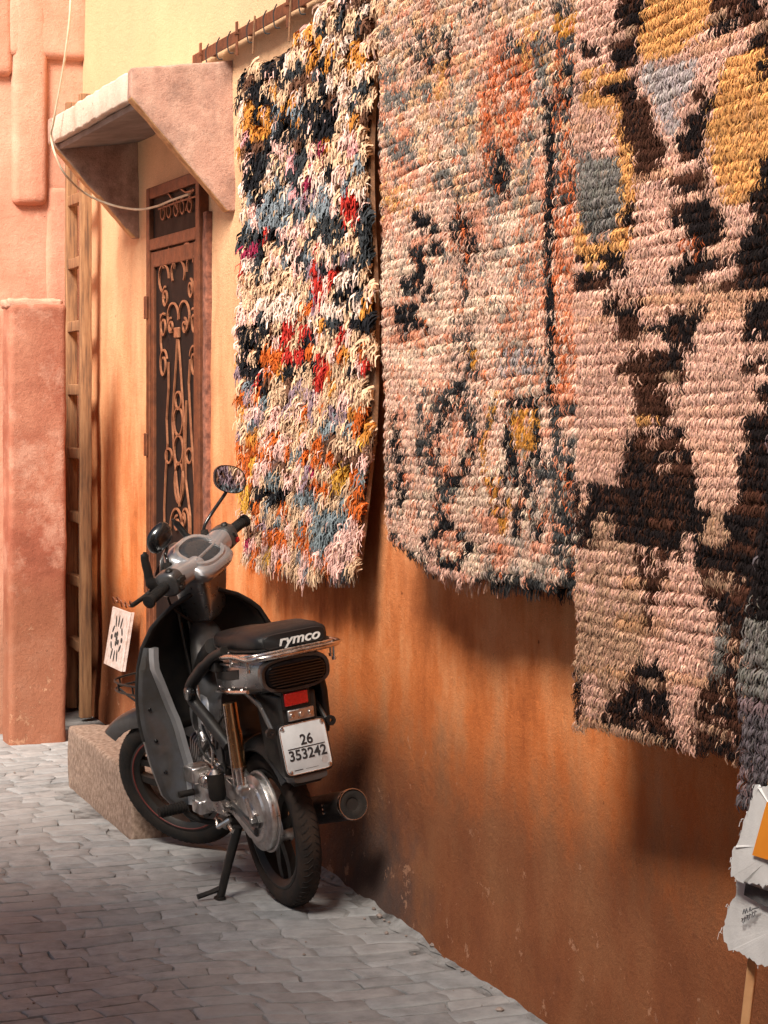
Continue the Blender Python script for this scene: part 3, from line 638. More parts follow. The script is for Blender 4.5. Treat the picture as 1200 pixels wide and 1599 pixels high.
# ---- second rug: cream and peach with grey and black diamonds
S2 = [(GREY,'r',(578,42,612,62),.75), (GREY,'r',(584,100,616,132),.8), (PEACH,'r',(590,125,622,142),.6), (GREY,'r',(598,140,636,172),.85), (PEACH,'r',(612,195,642,216),.8), (GREY,'r',(582,190,612,212),.7), (GREY,'r',(604,215,648,258),.9), (PEACH,'r',(586,250,640,300),.4), (OCHRE,'r',(586,285,650,340),.25),
 (SLATE,'r',(632,40,702,122),.35), (INK,'r',(655,96,682,112),.6), (INK,6,[(690,50),(700,95)],.6), (OCHRE,'r',(675,95,695,165),.5), (GREY,'r',(640,130,675,160),.6), (INK,'r',(730,0,760,20),.4),
 (RUST,'p',[(768,88),(842,58),(832,150),(802,230),(772,312),(748,230),(748,160)],.62), (PEACH,'p',[(740,80),(850,40),(850,160),(800,300),(750,320)],.3), (INK,'r',(768,238,792,262),.85), (INK,'p',[(762,264),(800,262),(792,312),(776,308)],.8), (SLATE,'r',(750,218,770,300),.5), (SLATE,'r',(778,58,824,92),.7), (GREY,'p',[(740,270),(770,290),(785,340),(770,345)],.7), (OCHRE,'r',(805,20,850,110),.35), (INK,'r',(800,60,830,80),.4),
 (GREY,'p',[(828,60),(852,40),(850,165),(826,170)],.7), (GREY,'p',[(810,200),(840,190),(820,330),(800,330)],.45), (GREY,'r',(700,120,740,320),.2), (GREY,'r',(670,250,705,300),.5), (GREY,'r',(690,380,760,450),.2), (GREY,'r',(795,395,850,450),.3),
 (INK,'p',[(640,326),(672,335),(668,362),(642,355)]), (INK,'r',(664,345,686,400),.5), (INK,'p',[(632,378),(662,382),(660,412),(636,408)]), (INK,'r',(668,382,690,402),.8), (INK,'p',[(645,408),(668,412),(660,440),(642,434)]), (INK,'p',[(620,430),(656,436),(650,464),(622,458)]), (INK,'r',(655,436,676,470),.7), (INK,'p',[(612,478),(654,470),(650,505),(616,500)],.85), (INK,'r',(608,492,640,522),.7), (INK,'r',(640,500,668,516),.9), (INK,'r',(622,520,640,534),.9),
 (INK,7,[(712,322),(706,350),(712,395),(722,415)],.85), (INK,'r',(716,340,732,360),.8), (INK,'r',(724,355,742,412),.55), (RUST,'r',(716,360,728,400),.6), (SLATE,6,[(722,415),(722,480)],.6),
 (PEACH,'p',[(830,250),(850,230),(850,640),(780,640),(790,440)],.4), (PEACH,'r',(620,520,700,540),.5),
 (RUST,'p',[(862,60),(910,60),(900,640),(862,640)],.45), (SLATE,'p',[(862,50),(910,50),(905,330),(862,330)],.42), (GOLD,'r',(858,22,910,52),.85), (SLATE,'r',(858,0,910,22),.7), (SLATE,'r',(840,55,910,75),.6), (INK,6.5,[(852,150),(856,250),(854,420),(860,640)],.95), (INK,'r',(862,100,910,170),.35), (PEACH,'r',(864,340,905,640),.45),
 (SLATE,'p',[(700,490),(735,500),(745,640),(730,690),(705,640)],.42), (SLATE,'r',(780,545,842,588),.42), (LAV,'r',(780,548,842,588),.3), (GOLD,4,[(736,548),(734,575)]),
 (SLATE,9,[(704,600),(676,645),(662,690),(690,765)],.8), (INK,9,[(708,600),(682,680),(672,720)],.55), (INK,8,[(712,605),(738,690),(704,765)],.8), (SLATE,8,[(725,640),(742,690)],.6), (SLATE,7,[(662,610),(648,680),(660,740)],.6), (INK,10,[(700,745),(680,790)],.75), (SLATE,12,[(700,770),(680,805)],.5), (PEACH,'p',[(705,632),(720,660),(712,710),(696,735),(690,690)],.6),
 (INK,6,[(613,650),(618,720),(624,800)],.75), (SLATE,5,[(606,700),(606,800)],.6), (INK,5,[(626,700),(628,770)],.55), (SLATE,5,[(655,770),(650,800)],.6),
 (INK,'r',(788,618,842,642),.92), (GOLD,'r',(796,642,842,702),.9), (INK,6,[(790,630),(791,720),(788,750)],.9), (INK,5,[(836,640),(838,700),(852,738)],.9), (INK,7,[(798,700),(808,750),(786,740)],.8), (INK,6,[(830,705),(812,770),(802,830)],.9), (INK,7,[(812,770),(842,750)],.6), (INK,6,[(830,760),(826,800)],.7), (INK,7,[(833,812),(836,836)],.95), (SLATE,'r',(835,715,858,745),.6), (INK,5,[(840,780),(850,820)],.5),
 (GOLD,4,[(772,610),(765,650),(748,688)],.9), (GOLD,4,[(748,688),(760,760),(780,828)],.85), (GOLD,4,[(796,765),(784,828)],.8), (INK,6,[(760,752),(784,788),(780,808)],.55), (GOLD,'r',(758,745,780,770),.5), (SLATE,4,[(768,620),(760,665)],.5),
 (SLATE,7,[(863,640),(866,740),(870,880)],.85), (SLATE,'r',(858,628,905,648),.85), (INK,7,[(885,720),(888,900)],.8), (SLATE,'r',(872,690,900,900),.35),
 (INK,'p',[(684,808),(706,806),(708,826),(684,826)]), (INK,'p',[(670,824),(688,822),(686,844),(668,842)]), (INK,'p',[(708,826),(726,830),(724,846),(710,842)]), (INK,5,[(660,840),(668,862),(682,866)],.9), (INK,5,[(732,850),(722,868),(712,870)],.9), (INK,'p',[(682,872),(716,870),(712,898),(684,896)]), (PEACH,'p',[(690,830),(708,830),(716,850),(704,868),(688,866),(678,850)],.5)]
def pat2(x, y, u, z, rg):
    n = .6*lattice(u*6, z*34, 15)+.4*lattice(u*14, z*11, 45); n2 = lattice(u*2.5, z*2.2, 16)
    b = np.where((n > .62)[:,None], CREAM, PINK*.6+CREAM*.4); b = np.where((n < .26)[:,None], PEACH*.65+PINK*.35, b); b = np.where(((n2 > .66) & (n > .4) & (n < .55))[:,None], GREY*.6+CREAM*.4, b)
    b = np.where(((y < 320) & (n > .47) & (n < .60))[:,None], OCHRE*.55+CREAM*.45, b)
    c = paint(S2, b, x, y, rg, 1.9, 2.8)
    zb = np.interp(x, [590,665,690,735,760,890], [836,888,906,916,916,922])
    c = np.where(((y > zb-14+rg.normal(0,4,len(x))) & ((x < 664) | (x > 738)))[:,None], SLATE*.55, c); c = np.where(((y > zb-22) & (x >= 664) & (x <= 738))[:,None], PINK, c)
    fl = rg.random(len(x)); c = np.where((fl < .03)[:,None], GREY*.9, c); c = np.where(((fl > .05) & (fl < .11))[:,None], PEACH, c); c = np.where(((fl > .12) & (fl < .135))[:,None], SLATE, c); c = np.where(((fl > .15) & (fl < .17))[:,None], RUST, c)
    k = lattice(u*9, z*36, 19)[:,None]; return c*(.74+.42*k)
e2 = lambda u: np.interp(u, [1.09, 1.35, 1.55, 1.76, 2.6], [1.185, 1.118, 1.090, 1.105, 1.150])+.004*np.sin(u*37)
knot_rug('wool_rug', 'cream and peach wool rug with grey and black diamonds and gold squares', .91, 2.62, 2.90, 1.09, -.125, pat2, 2, .0218, .0080, 5, .0255, (.013, 6.0, 2.0), e2, slant=lambda z: .915+.185*np.clip((2.7-z)/1.5, 0, 1)**1.1+.006*np.sin(z*13)+.004*np.sin(z*29))

# ---- grey mauve rug, only its near edge shows at the right of the frame
def pat4(x, y, u, z, rg):
    n = lattice(u*5, z*20, 25); mau = srgb(128,108,110); b = np.where((n > .55)[:,None], mau, srgb(96,88,92)); b = np.where(((z > 1.06) & (z < 1.2))[:,None], GREY, b)
    b = np.where((z < .84)[:,None], TAN, b); b = np.where(((z > 1.2) & (n < .5))[:,None], DARK, b); return b*(.85+.3*lattice(u*9, z*36, 29)[:,None])
e4 = lambda u: .835+.05*np.clip((u-3.3)/.5, 0, 1)+.006*np.sin(u*23)
def lean4(z): return 0
r4, _, _ = knot_rug('wool_rug', 'dark mauve grey wool rug at the right edge of the picture', 3.26, 4.0, 2.90, .83, -.245, pat4, 4, .0235, .0095, 5, .027, (.012, 5, 0), e4, slant=lambda z: 3.265+.10*np.clip((z-1.1)/.6, 0, 3)+.008*np.sin(z*15))
r4.rotation_euler.y = 0

# ---- first rug by the door: shaggy rag rug
rg = np.random.default_rng(21)
rag = empty('shag_rug', (.05, -.07, 0)); tag(rag, 'shaggy multicoloured rag rug hanging nearest the door', 'rug', 'rugs hung along the wall')
A = dict(cream=srgb(212,174,142), white=srgb(222,194,178), black=srgb(24,24,28), char=srgb(50,53,56), grey=srgb(118,126,132), ochre=srgb(196,128,56), orange=srgb(190,92,36), pink=srgb(214,150,150), mag=srgb(146,40,70), red=srgb(172,44,36), rose=srgb(226,180,168), mauve=srgb(140,116,124), beige=srgb(206,170,138), brown=srgb(98,66,50), yellow=srgb(206,152,62), blue=srgb(114,124,128))
ZN = [(95,  dict(cream=5,white=3,black=4,ochre=2,beige=4,char=3,brown=1)), (180, dict(cream=4,white=3,black=5,char=4,ochre=2.5,beige=4,pink=1,brown=1.5,grey=1.5)),
      (300, dict(cream=4,white=4,black=4,char=3,grey=2,rose=3,pink=2,mag=1.2,beige=2)), (400, dict(white=4,cream=4,char=4,black=3,mag=1.8,red=.8,rose=3,mauve=2,grey=3,beige=2)),
      (470, dict(cream=7,white=3,rose=4,beige=4,char=1.5,grey=1,ochre=1)), (550, dict(cream=4,rose=4,black=4,red=2.4,orange=3,ochre=2,beige=3,mauve=1.5,brown=1.5)),
      (620, dict(cream=4,rose=5,mauve=3,grey=2,red=1,beige=4,black=1,ochre=1)), (700, dict(rose=5,beige=5,orange=3.5,mauve=2,blue=1.5,cream=2,brown=2)),
      (780, dict(rose=4,beige=5,orange=3.5,blue=3,yellow=1,mauve=1.5,brown=1.5,cream=2,mag=.5)), (860, dict(rose=6,beige=5,orange=4,blue=2,grey=1.5,yellow=1,cream=2)), (910, dict(rose=5,grey=4,beige=3,char=2,cream=1))]
SPOT = [('black',(372,505,402,590)),('black',(470,160,520,215)),('char',(548,310,590,405)),('black',(540,465,592,520)),('black',(440,560,470,575)),('ochre',(536,80,585,110)),('beige',(545,215,590,300)),('mag',(465,275,485,300)),('red',(480,370,492,405)),('red',(530,295,550,345)),('mag',(372,385,390,410)),('red',(422,500,438,560)),('red',(478,570,490,610)),('orange',(395,545,425,590)),('orange',(538,760,586,800)),('blue',(546,742,588,762)),('blue',(535,800,582,825)),('rose',(510,820,575,890)),('blue',(485,810,520,865)),('yellow',(372,750,392,790)),('black',(388,770,420,785)),('blue',(495,655,540,685)),('white',(395,470,440,500)),('cream',(372,430,470,480)),('black',(400,100,440,125)),('black',(385,150,410,175)),('char',(455,165,490,190)),('char',(440,230,475,280)),('grey',(380,300,430,360)),('red',(470,430,500,470)),('cream',(540,520,590,560)),('beige',(540,420,590,460)),('orange',(455,830,480,860)),('black',(485,90,520,125)),('black',(372,255,400,300)),('char',(500,330,530,380)),('black',(515,440,545,480)),('ochre',(372,170,410,215)),('brown',(520,700,585,740))]
RU0, RU1 = -.60, .72; RZ1 = 2.745
rag_top = lambda u: 2.735+.15*np.clip((u-.05)/.6, 0, 1)
rag_bot = lambda u: np.interp(u, [-.6, -.45, 0, .45, .72], [1.02, 1.0, .99, 1.02, 1.06])
# backing
nu, nz = 40, 60; vs = []; fs = []
rsurf = lambda u, z: .012*np.sin(u*7+z)+.010*np.sin(z*4+u*3)-.05*max(0, (1.6-z))*.35
ragL = lambda z: RU0+.10*np.clip((1.5-z)/.6, 0, 1)+.012*np.sin(z*9)
ragR = lambda z: RU1-.10*np.clip((1.45-z)/.5, 0, 1)+.012*np.sin(z*7+1)
for j in range(nz):
    for i in range(nu):
        z = .98+(2.90-.98)*j/(nz-1); a, b = float(ragL(z)), float(ragR(z)); uu = a+.02+(b-a-.04)*i/(nu-1)
        z = min(max(z, float(rag_bot(uu))+.02), float(rag_top(uu))); vs.append((uu-.05, rsurf(uu, z), z-.012*math.sin(uu*9)*(j/nz)))
n0 = nu*nz; vs += [(a, b+.012, c) for a, b, c in vs]
for j in range(nz-1):
    for i in range(nu-1): q = (j*nu+i, j*nu+i+1, (j+1)*nu+i+1, (j+1)*nu+i); fs += [q, tuple(n0+k for k in reversed(q))]
for j in range(nz-1):
    for i in (0, nu-1): fs.append((j*nu+i, (j+1)*nu+i, n0+(j+1)*nu+i, n0+j*nu+i))
MB().add(vs, fs).build('backing', MAT['backing'], rag, smooth=60)
clumps = []
z = .97; r_ = 0
while z < 2.905:
    uu = RU0+(.026 if r_ % 2 else 0)
    while uu < RU1+.01:
        cu_, cz_ = uu+rg.normal(0, .010), z+rg.normal(0, .009)
        if float(ragL(cz_)) < cu_ < float(ragR(cz_)) and float(rag_bot(np.array(cu_))) < cz_ < float(rag_top(cu_))+.01: clumps.append((cu_, cz_))
        uu += .060
    z += .047; r_ += 1
last_dye = []
def clump_dye(cu_, cz_):
    x, y = photo_of(cu_, -.12, cz_-.02)
    for nm, (x0, y0, x1, y1) in SPOT:
        if x0 < x < x1 and y0 < y < y1 and rg.random() < .85: return nm
    if rg.random() < .62 and last_dye and rg.random() < .55: return last_dye[-1]
    zi = [a for a, _ in ZN]; i = int(np.argmin([abs(y+rg.normal(0, 30)-a) for a in zi])); d = ZN[i][1]
    p = np.array(list(d.values())); return list(d)[rg.choice(len(p), p=p/p.sum())]
def clump_arrays(cl):
    B, O, D, S, Ln, Wd, Cc = [], [], [], [], [], [], []
    for cu_, cz_ in cl:
        nm = clump_dye(cu_, cz_); last_dye.append(nm); ns = int(rg.integers(42, 56)); c0 = A[nm]; second = A[rg.choice(['cream','rose','beige',nm,nm,nm])]
        y_lo = np.clip((1.9-cz_)/.9, 0, 1)   # lower half: finer, limper threads
        aim = np.array([rg.normal(0, .35), -1, rg.normal(-.05, .25)])
        for k in range(ns):
            B.append((cu_-.05+rg.normal(0, .013), rsurf(cu_, cz_)-.004, cz_+rg.normal(0, .010)))
            o_ = aim+np.array([rg.normal(0, .5), 0, rg.normal(0, .35)]); O.append(o_/np.linalg.norm(o_))
            D.append((rg.normal(0, .35), rg.normal(0, .15), -1.0+rg.normal(0, .2)))
            a = rg.uniform(-1.4, 1.4); S.append((math.cos(a), rg.normal(0, .2), math.sin(a)))
            Ln.append(rg.uniform(.026, .050)*(1+.15*y_lo)); Wd.append(rg.uniform(.0045, .0135)*(1-.5*y_lo))
            c = c0 if rg.random() < .86 else second; Cc.append(np.clip(c*rg.normal(.95, .20), .006, .95))
    return [np.array(q) for q in (B, O, D, S, Ln, Wd, Cc)]
pick = set(rg.choice(len(clumps), 300, replace=False).tolist()); rest = []
for i, c in enumerate(clumps):
    if i in pick:
        a = clump_arrays([c]); ribbon_mesh('tuft', *a[:4], a[4], a[5], a[6], MAT['rag'], rag, 3, .7)
    else: rest.append(c)
a = clump_arrays(rest); o = ribbon_mesh('pile', *a[:4], a[4], a[5], a[6], MAT['rag'], rag, 3, .7); tag(o, kind='stuff')
# fringe threads along the lower hems
def hem(root, cu, v0, u0, u1, zfun, cols, n, ln, seed):
    g = np.random.default_rng(seed); u = g.uniform(u0, u1, n); z = zfun(u)+.012
    base = np.stack([u-cu, -.01+g.normal(0, .006, n), z], 1)
    out = np.stack([g.normal(0,.3,n), -np.abs(g.normal(.3,.25,n)), -np.ones(n)*.8], 1); down = np.stack([g.normal(0,.2,n), g.normal(0,.1,n), -np.ones(n)], 1)
    side = np.stack([np.ones(n), g.normal(0,.3,n), 0*u], 1)
    C_ = np.array([cols[g.integers(len(cols))]*g.normal(1,.15) for _ in range(n)])
    o = ribbon_mesh('fringe', base, out, down, side, ln*g.uniform(.5, 1.25, n), g.uniform(.0025,.005,n), np.clip(C_,.01,.9), MAT['yarn'], root, 4, .5); tag(o, kind='stuff')
hem(rag, .05, 0, -.43, .60, rag_bot, [A['grey'], A['char'], A['rose'], A['beige']], 420, .040, 5)
r2 = [o for o in scene.objects if o.name == 'wool_rug.001'][0]
hem(r2, 1.765, 0, 1.10, 1.42, e2, [SLATE*.8, INK*1.4, GREY*.8], 200, .030, 6); hem(r2, 1.765, 0, 1.76, 2.5, e2, [SLATE*.6, INK*1.2, INK], 420, .030, 7); hem(r2, 1.765, 0, 1.38, 1.80, e2, [PINK, TAN], 150, .03, 8)

# ---- iron rail the rugs hang from
rail = empty('hanging_rail', (1.1, -.045, 2.9)); tag(rail, 'rust brown angle iron rail with hooks above the rugs', 'rail')
bm_ = MB().box((-2.50,-.016,-.022), (3.0,-.010,.022)).box((-2.50,-.010,.016), (3.0,.03,.022)); bm_.build('bar', MAT['iron'], rail, bevel=.002)
for hu in (-2.36, -1.86, -1.25, -.6, .2, 1.0, 1.8):
    MB().box((hu-.010,-.024,-.075), (hu+.010,-.017,.05)).build('bracket', MAT['iron'], rail, bevel=.002)
    MB().box((hu-.012,-.03,.0), (hu+.012,.045,.010)).build('stay', MAT['iron'], rail, bevel=.002)
for hu in (-2.25, -2.1, -1.95, -1.7, -1.5, -1.38, -1.1):
    MB().tube(smooth_path([(hu,-.018,.03),(hu,-.030,.0),(hu+.01,-.028,-.05),(hu+.02,-.012,-.055)], 5), .0025, 6).build('hook', MAT['wire'], rail)
for hu, dz in ((-1.62, 2.79-2.9), (-1.2, 2.77-2.9), (-.8, 2.76-2.9), (-.45, 2.78-2.9)):
    MB().tube([(hu,-.024,.03),(hu+.006,-.03,-.03),(hu+.01,-.035,dz)], .004, 6).build('tie', MAT['backing'], rail)

# ================================================================== SCOOTER
# own frame: x forward, y to its left, z up, origin where the rear tyre stands; parked leaning left on its side stand
SU, SV = .467, -.257; LEAN = R(7.5); YAW = R(6)
bike = bpy.data.objects.new('motor_scooter', None); link(bike); bike.location = W(SU, SV, 0)
bike.rotation_euler = (-LEAN, 0, TH+math.pi+YAW)
tag(bike, 'dark grey and black step-through scooter parked on its side stand by the wall', 'scooter')
def P(mb, name, m, parent=None, smooth=40, bevel=0, seg=2): return mb.build(name, MAT[m], parent or bike, smooth, bevel, seg)
SA = Vector((.42, 0, 1.05)); SAX = (Vector((.42,0,1.05))-Vector((.79,0,.28))).normalized(); STEER = Matrix.Rotation(R(37), 3, SAX)
def steer(p): return STEER@(Vector(p)-SA)+SA
def wheel(c, fn, y_stripe):
    cx, cy, cz = c; RT = .245
    prof = [(.176+.069*(.5-.5*math.cos(math.pi*t)) if False else 0, 0) for t in (0,)]
    prof = []
    for k in range(16):
        a = 2*math.pi*k/16; ca, sa = math.cos(a), math.sin(a)
        prof.append((.2095+.0355*math.copysign(abs(ca)**.85, ca), .0355*math.copysign(abs(sa)**.85, sa)))
    rim = MB().lathe([(.186,-.030),(.178,-.031),(.166,-.024),(.158,-.016),(.158,.016),(.166,.024),(.178,.031),(.186,.030),(.186,.0)], 56, c, 'y', True)
    for k in range(3):
        a0 = 2*math.pi*k/3+.35
        for s_ in (-1, 1):
            L = []
            for t in np.linspace(0, 1, 7):
                r_ = .035+(.163-.035)*t; a = a0+s_*(.30-.12*t+.10*math.sin(t*math.pi)); w = .017-.004*t
                d = Vector((math.cos(a), 0, math.sin(a))); n_ = Vector((-math.sin(a), 0, math.cos(a))); q = Vector(c)+d*r_
                L.append([q+n_*w+Vector((0,.012,0)), q+n_*w-Vector((0,.012,0)), q-n_*w-Vector((0,.012,0)), q-n_*w+Vector((0,.012,0))])
            rim.loft(L)
    w_ = P(rim.xf(fn), 'wheel', 'rim', smooth=35)
    t_ = MB().lathe(prof, 64, c, 'y', True)
    P(t_.xf(fn), 'tyre', 'dusty' if y_stripe is None else 'rubber', w_, 60)
    P(MB().lathe([(0,-.055),(.030,-.055),(.046,-.03),(.052,-.02),(.052,.02),(.046,.03),(.030,.055),(0,.055)], 28, c).xf(fn), 'hub', 'alloy', w_)
    # tread grooves
    tr = MB()
    for k in range(64):
        a = 2*math.pi*k/64
        for s_ in (-1, 1):
            q = [Vector((cx+r_*math.cos(a+da), cy+yy, cz+r_*math.sin(a+da))) for r_, yy, da in ((.2452, s_*.006, 0), (.2425, s_*.020, .05), (.233, s_*.030, .075))]
            tr.tube(q, .0012, 4)
    P(tr.xf(fn), 'tread', 'rubber', w_)
    if y_stripe is not None:
        for s_ in (-1, 1): P(MB().lathe([(.176+.003*math.cos(b), s_*.0315+.002*math.sin(b)) for b in np.linspace(0, 2*math.pi, 6, endpoint=False)], 56, c, 'y', True).xf(fn), 'pinstripe', 'red', w_)
    return w_
wheel((0,0,.245), lambda p: p, None)
FC = Vector((.825, 0, .250)); low = steer(FC)
FWZ = Vector((0,0,.004))
sw = lambda p: steer(p)+FWZ
wheel(tuple(FC), sw, 1)
# fork, front mudguard
for s_ in (-1, 1):
    P(MB().tube([(.825,s_*.062,.250),(.745,s_*.062,.43),(.62,s_*.058,.70)], [.017,.019,.019], 12).xf(sw), 'fork_leg', 'gunmetal')
fe = []
for k in range(17):
    a = R(40+k*7.4); r_ = .268+.00045*max(0, 9-k)**2; w = .047*min(1, .30+.14*k)
    ca, sa = math.cos(a), math.sin(a)
    ring = []
    for t in np.linspace(-1, 1, 9):
        rr = r_+.020*(1-t*t)-.030*abs(t)**3; ring.append((FC.x+rr*ca, w*t, FC.z+rr*sa))
    fe.append(ring+[(FC.x+(math.hypot(p[0]-FC.x, p[2]-FC.z)-.006)*ca, p[1]*.96, FC.z+(math.hypot(p[0]-FC.x, p[2]-FC.z)-.006)*sa) for p in reversed(ring)])
P(MB().loft(fe).xf(sw), 'mudguard', 'gunmetal', smooth=50)

# leg shield: black upper sheet
def half(z): return float(np.interp(z, [.28,.32,.42,.55,.65,.733,.80,.86,.90,.93,.945], [.20,.232,.250,.262,.258,.245,.222,.186,.140,.09,.045]))
def fx(z, s_): return float(np.interp(z, [.28,.45,.60,.80,.95], [.455,.50,.525,.515,.485]))-.075*abs(s_)**2.2
zs_ = np.linspace(.50, .945, 16); ss = np.linspace(-1, 1, 17)
vs = [(fx(z, s_), half(z)*s_, z) for z in zs_ for s_ in ss]; n_ = len(ss)
fs = [(j*n_+i, j*n_+i+1, (j+1)*n_+i+1, (j+1)*n_+i) for j in range(len(zs_)-1) for i in range(n_-1)]
sh = P(MB().add(vs, fs), 'leg_shield', 'black', smooth=50)
so = sh.modifiers.new('thick', 'SOLIDIFY'); so.thickness = .012; so.offset = 0
# rolled rim around the upper shield
edge = [(fx(z, 1)-.006, half(z), z) for z in zs_]; edge2 = [(fx(z, -1)-.006, -half(z), z) for z in zs_[::-1]]
P(MB().tube(edge+edge2, .0085, 8), 'rim_bead', 'black', sh)
# lower wings and their pale inner flanges
for s_ in (-1, 1):
    L = []; F = []
    for z in np.linspace(.29, .80, 16):
        o_ = half(z)+.002; i_ = float(np.interp(z, [.29,.40,.55,.66,.74,.80], [.165,.150,.165,.195,.218,.212])); x0 = fx(z, 1)-.012; x1 = x0; o_ = max(o_, i_+.006)
        m_ = (o_+i_)/2
        L.append([(x0,s_*o_,z),(x0-.016,s_*(o_-.012),z),(x0-.020,s_*m_,z),(x0-.030,s_*i_,z),(x0+.016,s_*i_,z),(x0+.02,s_*o_,z)])
        F.append([(x0-.030,s_*(i_+.002),z),(x0-.052,s_*(i_-.006),z),(x0-.054,s_*(i_-.022),z),(x0-.026,s_*(i_-.020),z)])
    w_ = P(MB().loft(L), 'shield_wing', 'gunmetal', smooth=35, bevel=.003); P(MB().loft(F), 'flange', 'lightsilver', w_, smooth=35)
# ribs down the inner shield
for yy in (.045, .075): P(MB().tube(smooth_path([(.478,yy,.92),(.462,yy-.004,.80),(.44,yy-.01,.66),(.40,yy-.012,.58)], 5), .008, 8), 'shield_rib', 'blackgloss', sh)

# frame tunnel and engine cover
S = [(.475,.68,.86,.045),(.44,.58,.84,.062),(.38,.50,.735,.082),(.30,.465,.665,.094),(.20,.47,.655,.10),(.12,.52,.70,.098)]
tun = P(MB().loft([sring((x,0,(a+b)/2), h_, (b-a)/2, (0,1,0), (0,0,1), 24, 3.2) for x, a, b, h_ in S]), 'frame_cover', 'gunmetal', smooth=50)
for s_ in (-1, 1):
    P(MB().loft([sring((x,s_*y,z), a, b, (1,0,0), (0,.0,1), 20, 2.6) for x,y,z,a,b in ((.31,.086,.56,.085,.075),(.315,.103,.562,.078,.068),(.32,.110,.565,.06,.052))]), 'side_cover', 'lightsilver', tun, smooth=50)
    P(MB().loft([sring((.335,s_*y,.555), .020, .036, (1,0,.15), (-.15,0,1), 18, 2.4) for y in (.108,.1125)]), 'cover_opening', 'hole' if False else 'black', tun)
P(MB().tube(smooth_path([(.27,.118,.70),(.245,.122,.60),(.215,.122,.53),(.19,.118,.50)], 6), .007, 8), 'trim_strip', 'alloy')
P(MB().tube(smooth_path([(.44,.03,.70),(.36,.05,.72),(.27,.07,.76),(.20,.07,.80)], 6), [.03]*24+[.028], 12), 'spine', 'black')
# rear body
S = [(.19,.66,.795,.080),(.10,.655,.805,.112),(.0,.668,.81,.126),(-.10,.685,.815,.125),(-.18,.70,.822,.116),(-.235,.712,.824,.102),(-.255,.722,.818,.094)]
body = P(MB().loft([sring((x,0,(a+b)/2), h_, (b-a)/2, (0,1,0), (0,0,1), 28, 3.4) for x, a, b, h_ in S]), 'tail_body', 'silver', smooth=50)
for s_ in (-1, 1):
    P(MB().loft([[(x,s_*(y),z-.016),(x,s_*(y+.006),z-.014),(x,s_*(y+.006),z+.014),(x,s_*y,z+.016)] for x, y, z in ((.09,.108,.735),(.02,.120,.742),(-.06,.123,.752),(-.12,.118,.762))]), 'side_vent', 'black', body, bevel=.002)
    P(MB().tube(smooth_path([(.14,s_*.098,.672),(.05,s_*.124,.690),(-.06,s_*.130,.702),(-.17,s_*.120,.715)], 6), .006, 8), 'body_crease', 'chrome', body)
    P(MB().tube(smooth_path([(.10,s_*.110,.775),(.0,s_*.129,.782),(-.10,s_*.129,.788),(-.19,s_*.116,.79)], 6), .0045, 8), 'body_crease', 'silver', body)
# rear lamp
P(MB().loft([sring((x,0,.764), a, b, (0,1,0), (0,0,1), 32, 3.0) for x, a, b in ((-.235,.108,.056),(-.262,.112,.054),(-.270,.110,.051),(-.268,.100,.043),(-.258,.098,.041))]), 'lamp_bezel', 'gunmetal', smooth=45)
lens = P(MB().loft([sring((x,0,.764), a, b, (0,1,0), (0,0,1), 32, 3.0) for x, a, b in ((-.25,.099,.041),(-.270,.097,.040),(-.277,.088,.035),(-.280,.06,.022))]), 'rear_lamp', 'smoke', smooth=50)
for k in range(8):
    z = .732+k*.0085; w = .092*math.sqrt(max(.05, 1-((z-.764)/.043)**2))**.6
    P(MB().box((-.2825,-w,z), (-.266,w,z+.0028)), 'lens_rib', 'blackgloss', lens)
# reflector, bracket plate, bolts
P(MB().box((-.262,-.040,.655), (-.20,.052,.715)), 'reflector_mount', 'black', bevel=.004)
P(MB().box((-.268,-.030,.668), (-.258,.046,.706)), 'reflector', 'redlens', bevel=.002)
bk = P(MB().box((-.266,-.045,.622), (-.255,.040,.655)), 'bracket_plate', 'alloy', bevel=.003)
for yy in (.028, -.002, -.032): P(MB().lathe([(0,-.273),(.006,-.273),(.0075,-.270),(.0075,-.266)], 12, (0,yy,.638), 'x'), 'bolt', 'chrome', bk)
for s_ in (-1, 1):
    P(MB().tube([(-.06,s_*.09,.70),(-.17,s_*.086,.665),(-.245,s_*.088,.602)], .011, 8, .6), 'plate_arm', 'gunmetal')
    P(MB().lathe([(.006,-.262),(.015,-.262),(.015,-.248),(.006,-.248)], 18, (0,s_*.098,.598), 'x', True), 'lug', 'black')
# number plate
PX = Vector((0,-1,0)); PY = Vector((.20,0,.98)).normalized(); PZ = PX.cross(PY); PC = Vector((-.272,.0,.540))
PM = Matrix(((PX.x,PY.x,PZ.x,PC.x),(PX.y,PY.y,PZ.y,PC.y),(PX.z,PY.z,PZ.z,PC.z),(0,0,0,1)))
def onplate(mb): return mb.xf(lambda p: PM@Vector(p))
def rrect(w, h, z, e=9, n=36): return sring((0,0,z), w, h, (1,0,0), (0,1,0), n, e)
P(onplate(MB().loft([rrect(.080,.079,-.012), rrect(.081,.080,-.004), rrect(.079,.078,.001)])), 'plate_holder', 'black')
npl = P(onplate(MB().loft([rrect(.075,.0745,.0005), rrect(.0752,.0747,.003), rrect(.074,.0735,.0042)])), 'number_plate', 'plate')
npl['label'] = 'white number plate reading 26 over 353242'
P(onplate(MB().loft([sring((0,0,.0045), .0750, .0745, (1,0,0), (0,1,0), 36, 9), sring((0,0,.0052), .0745, .074, (1,0,0), (0,1,0), 36, 9), sring((0,0,.0052), .0728, .0723, (1,0,0), (0,1,0), 36, 9), sring((0,0,.0040), .0726, .0721, (1,0,0), (0,1,0), 36, 9)], cap=False)), 'plate_edge', 'chrome', npl)
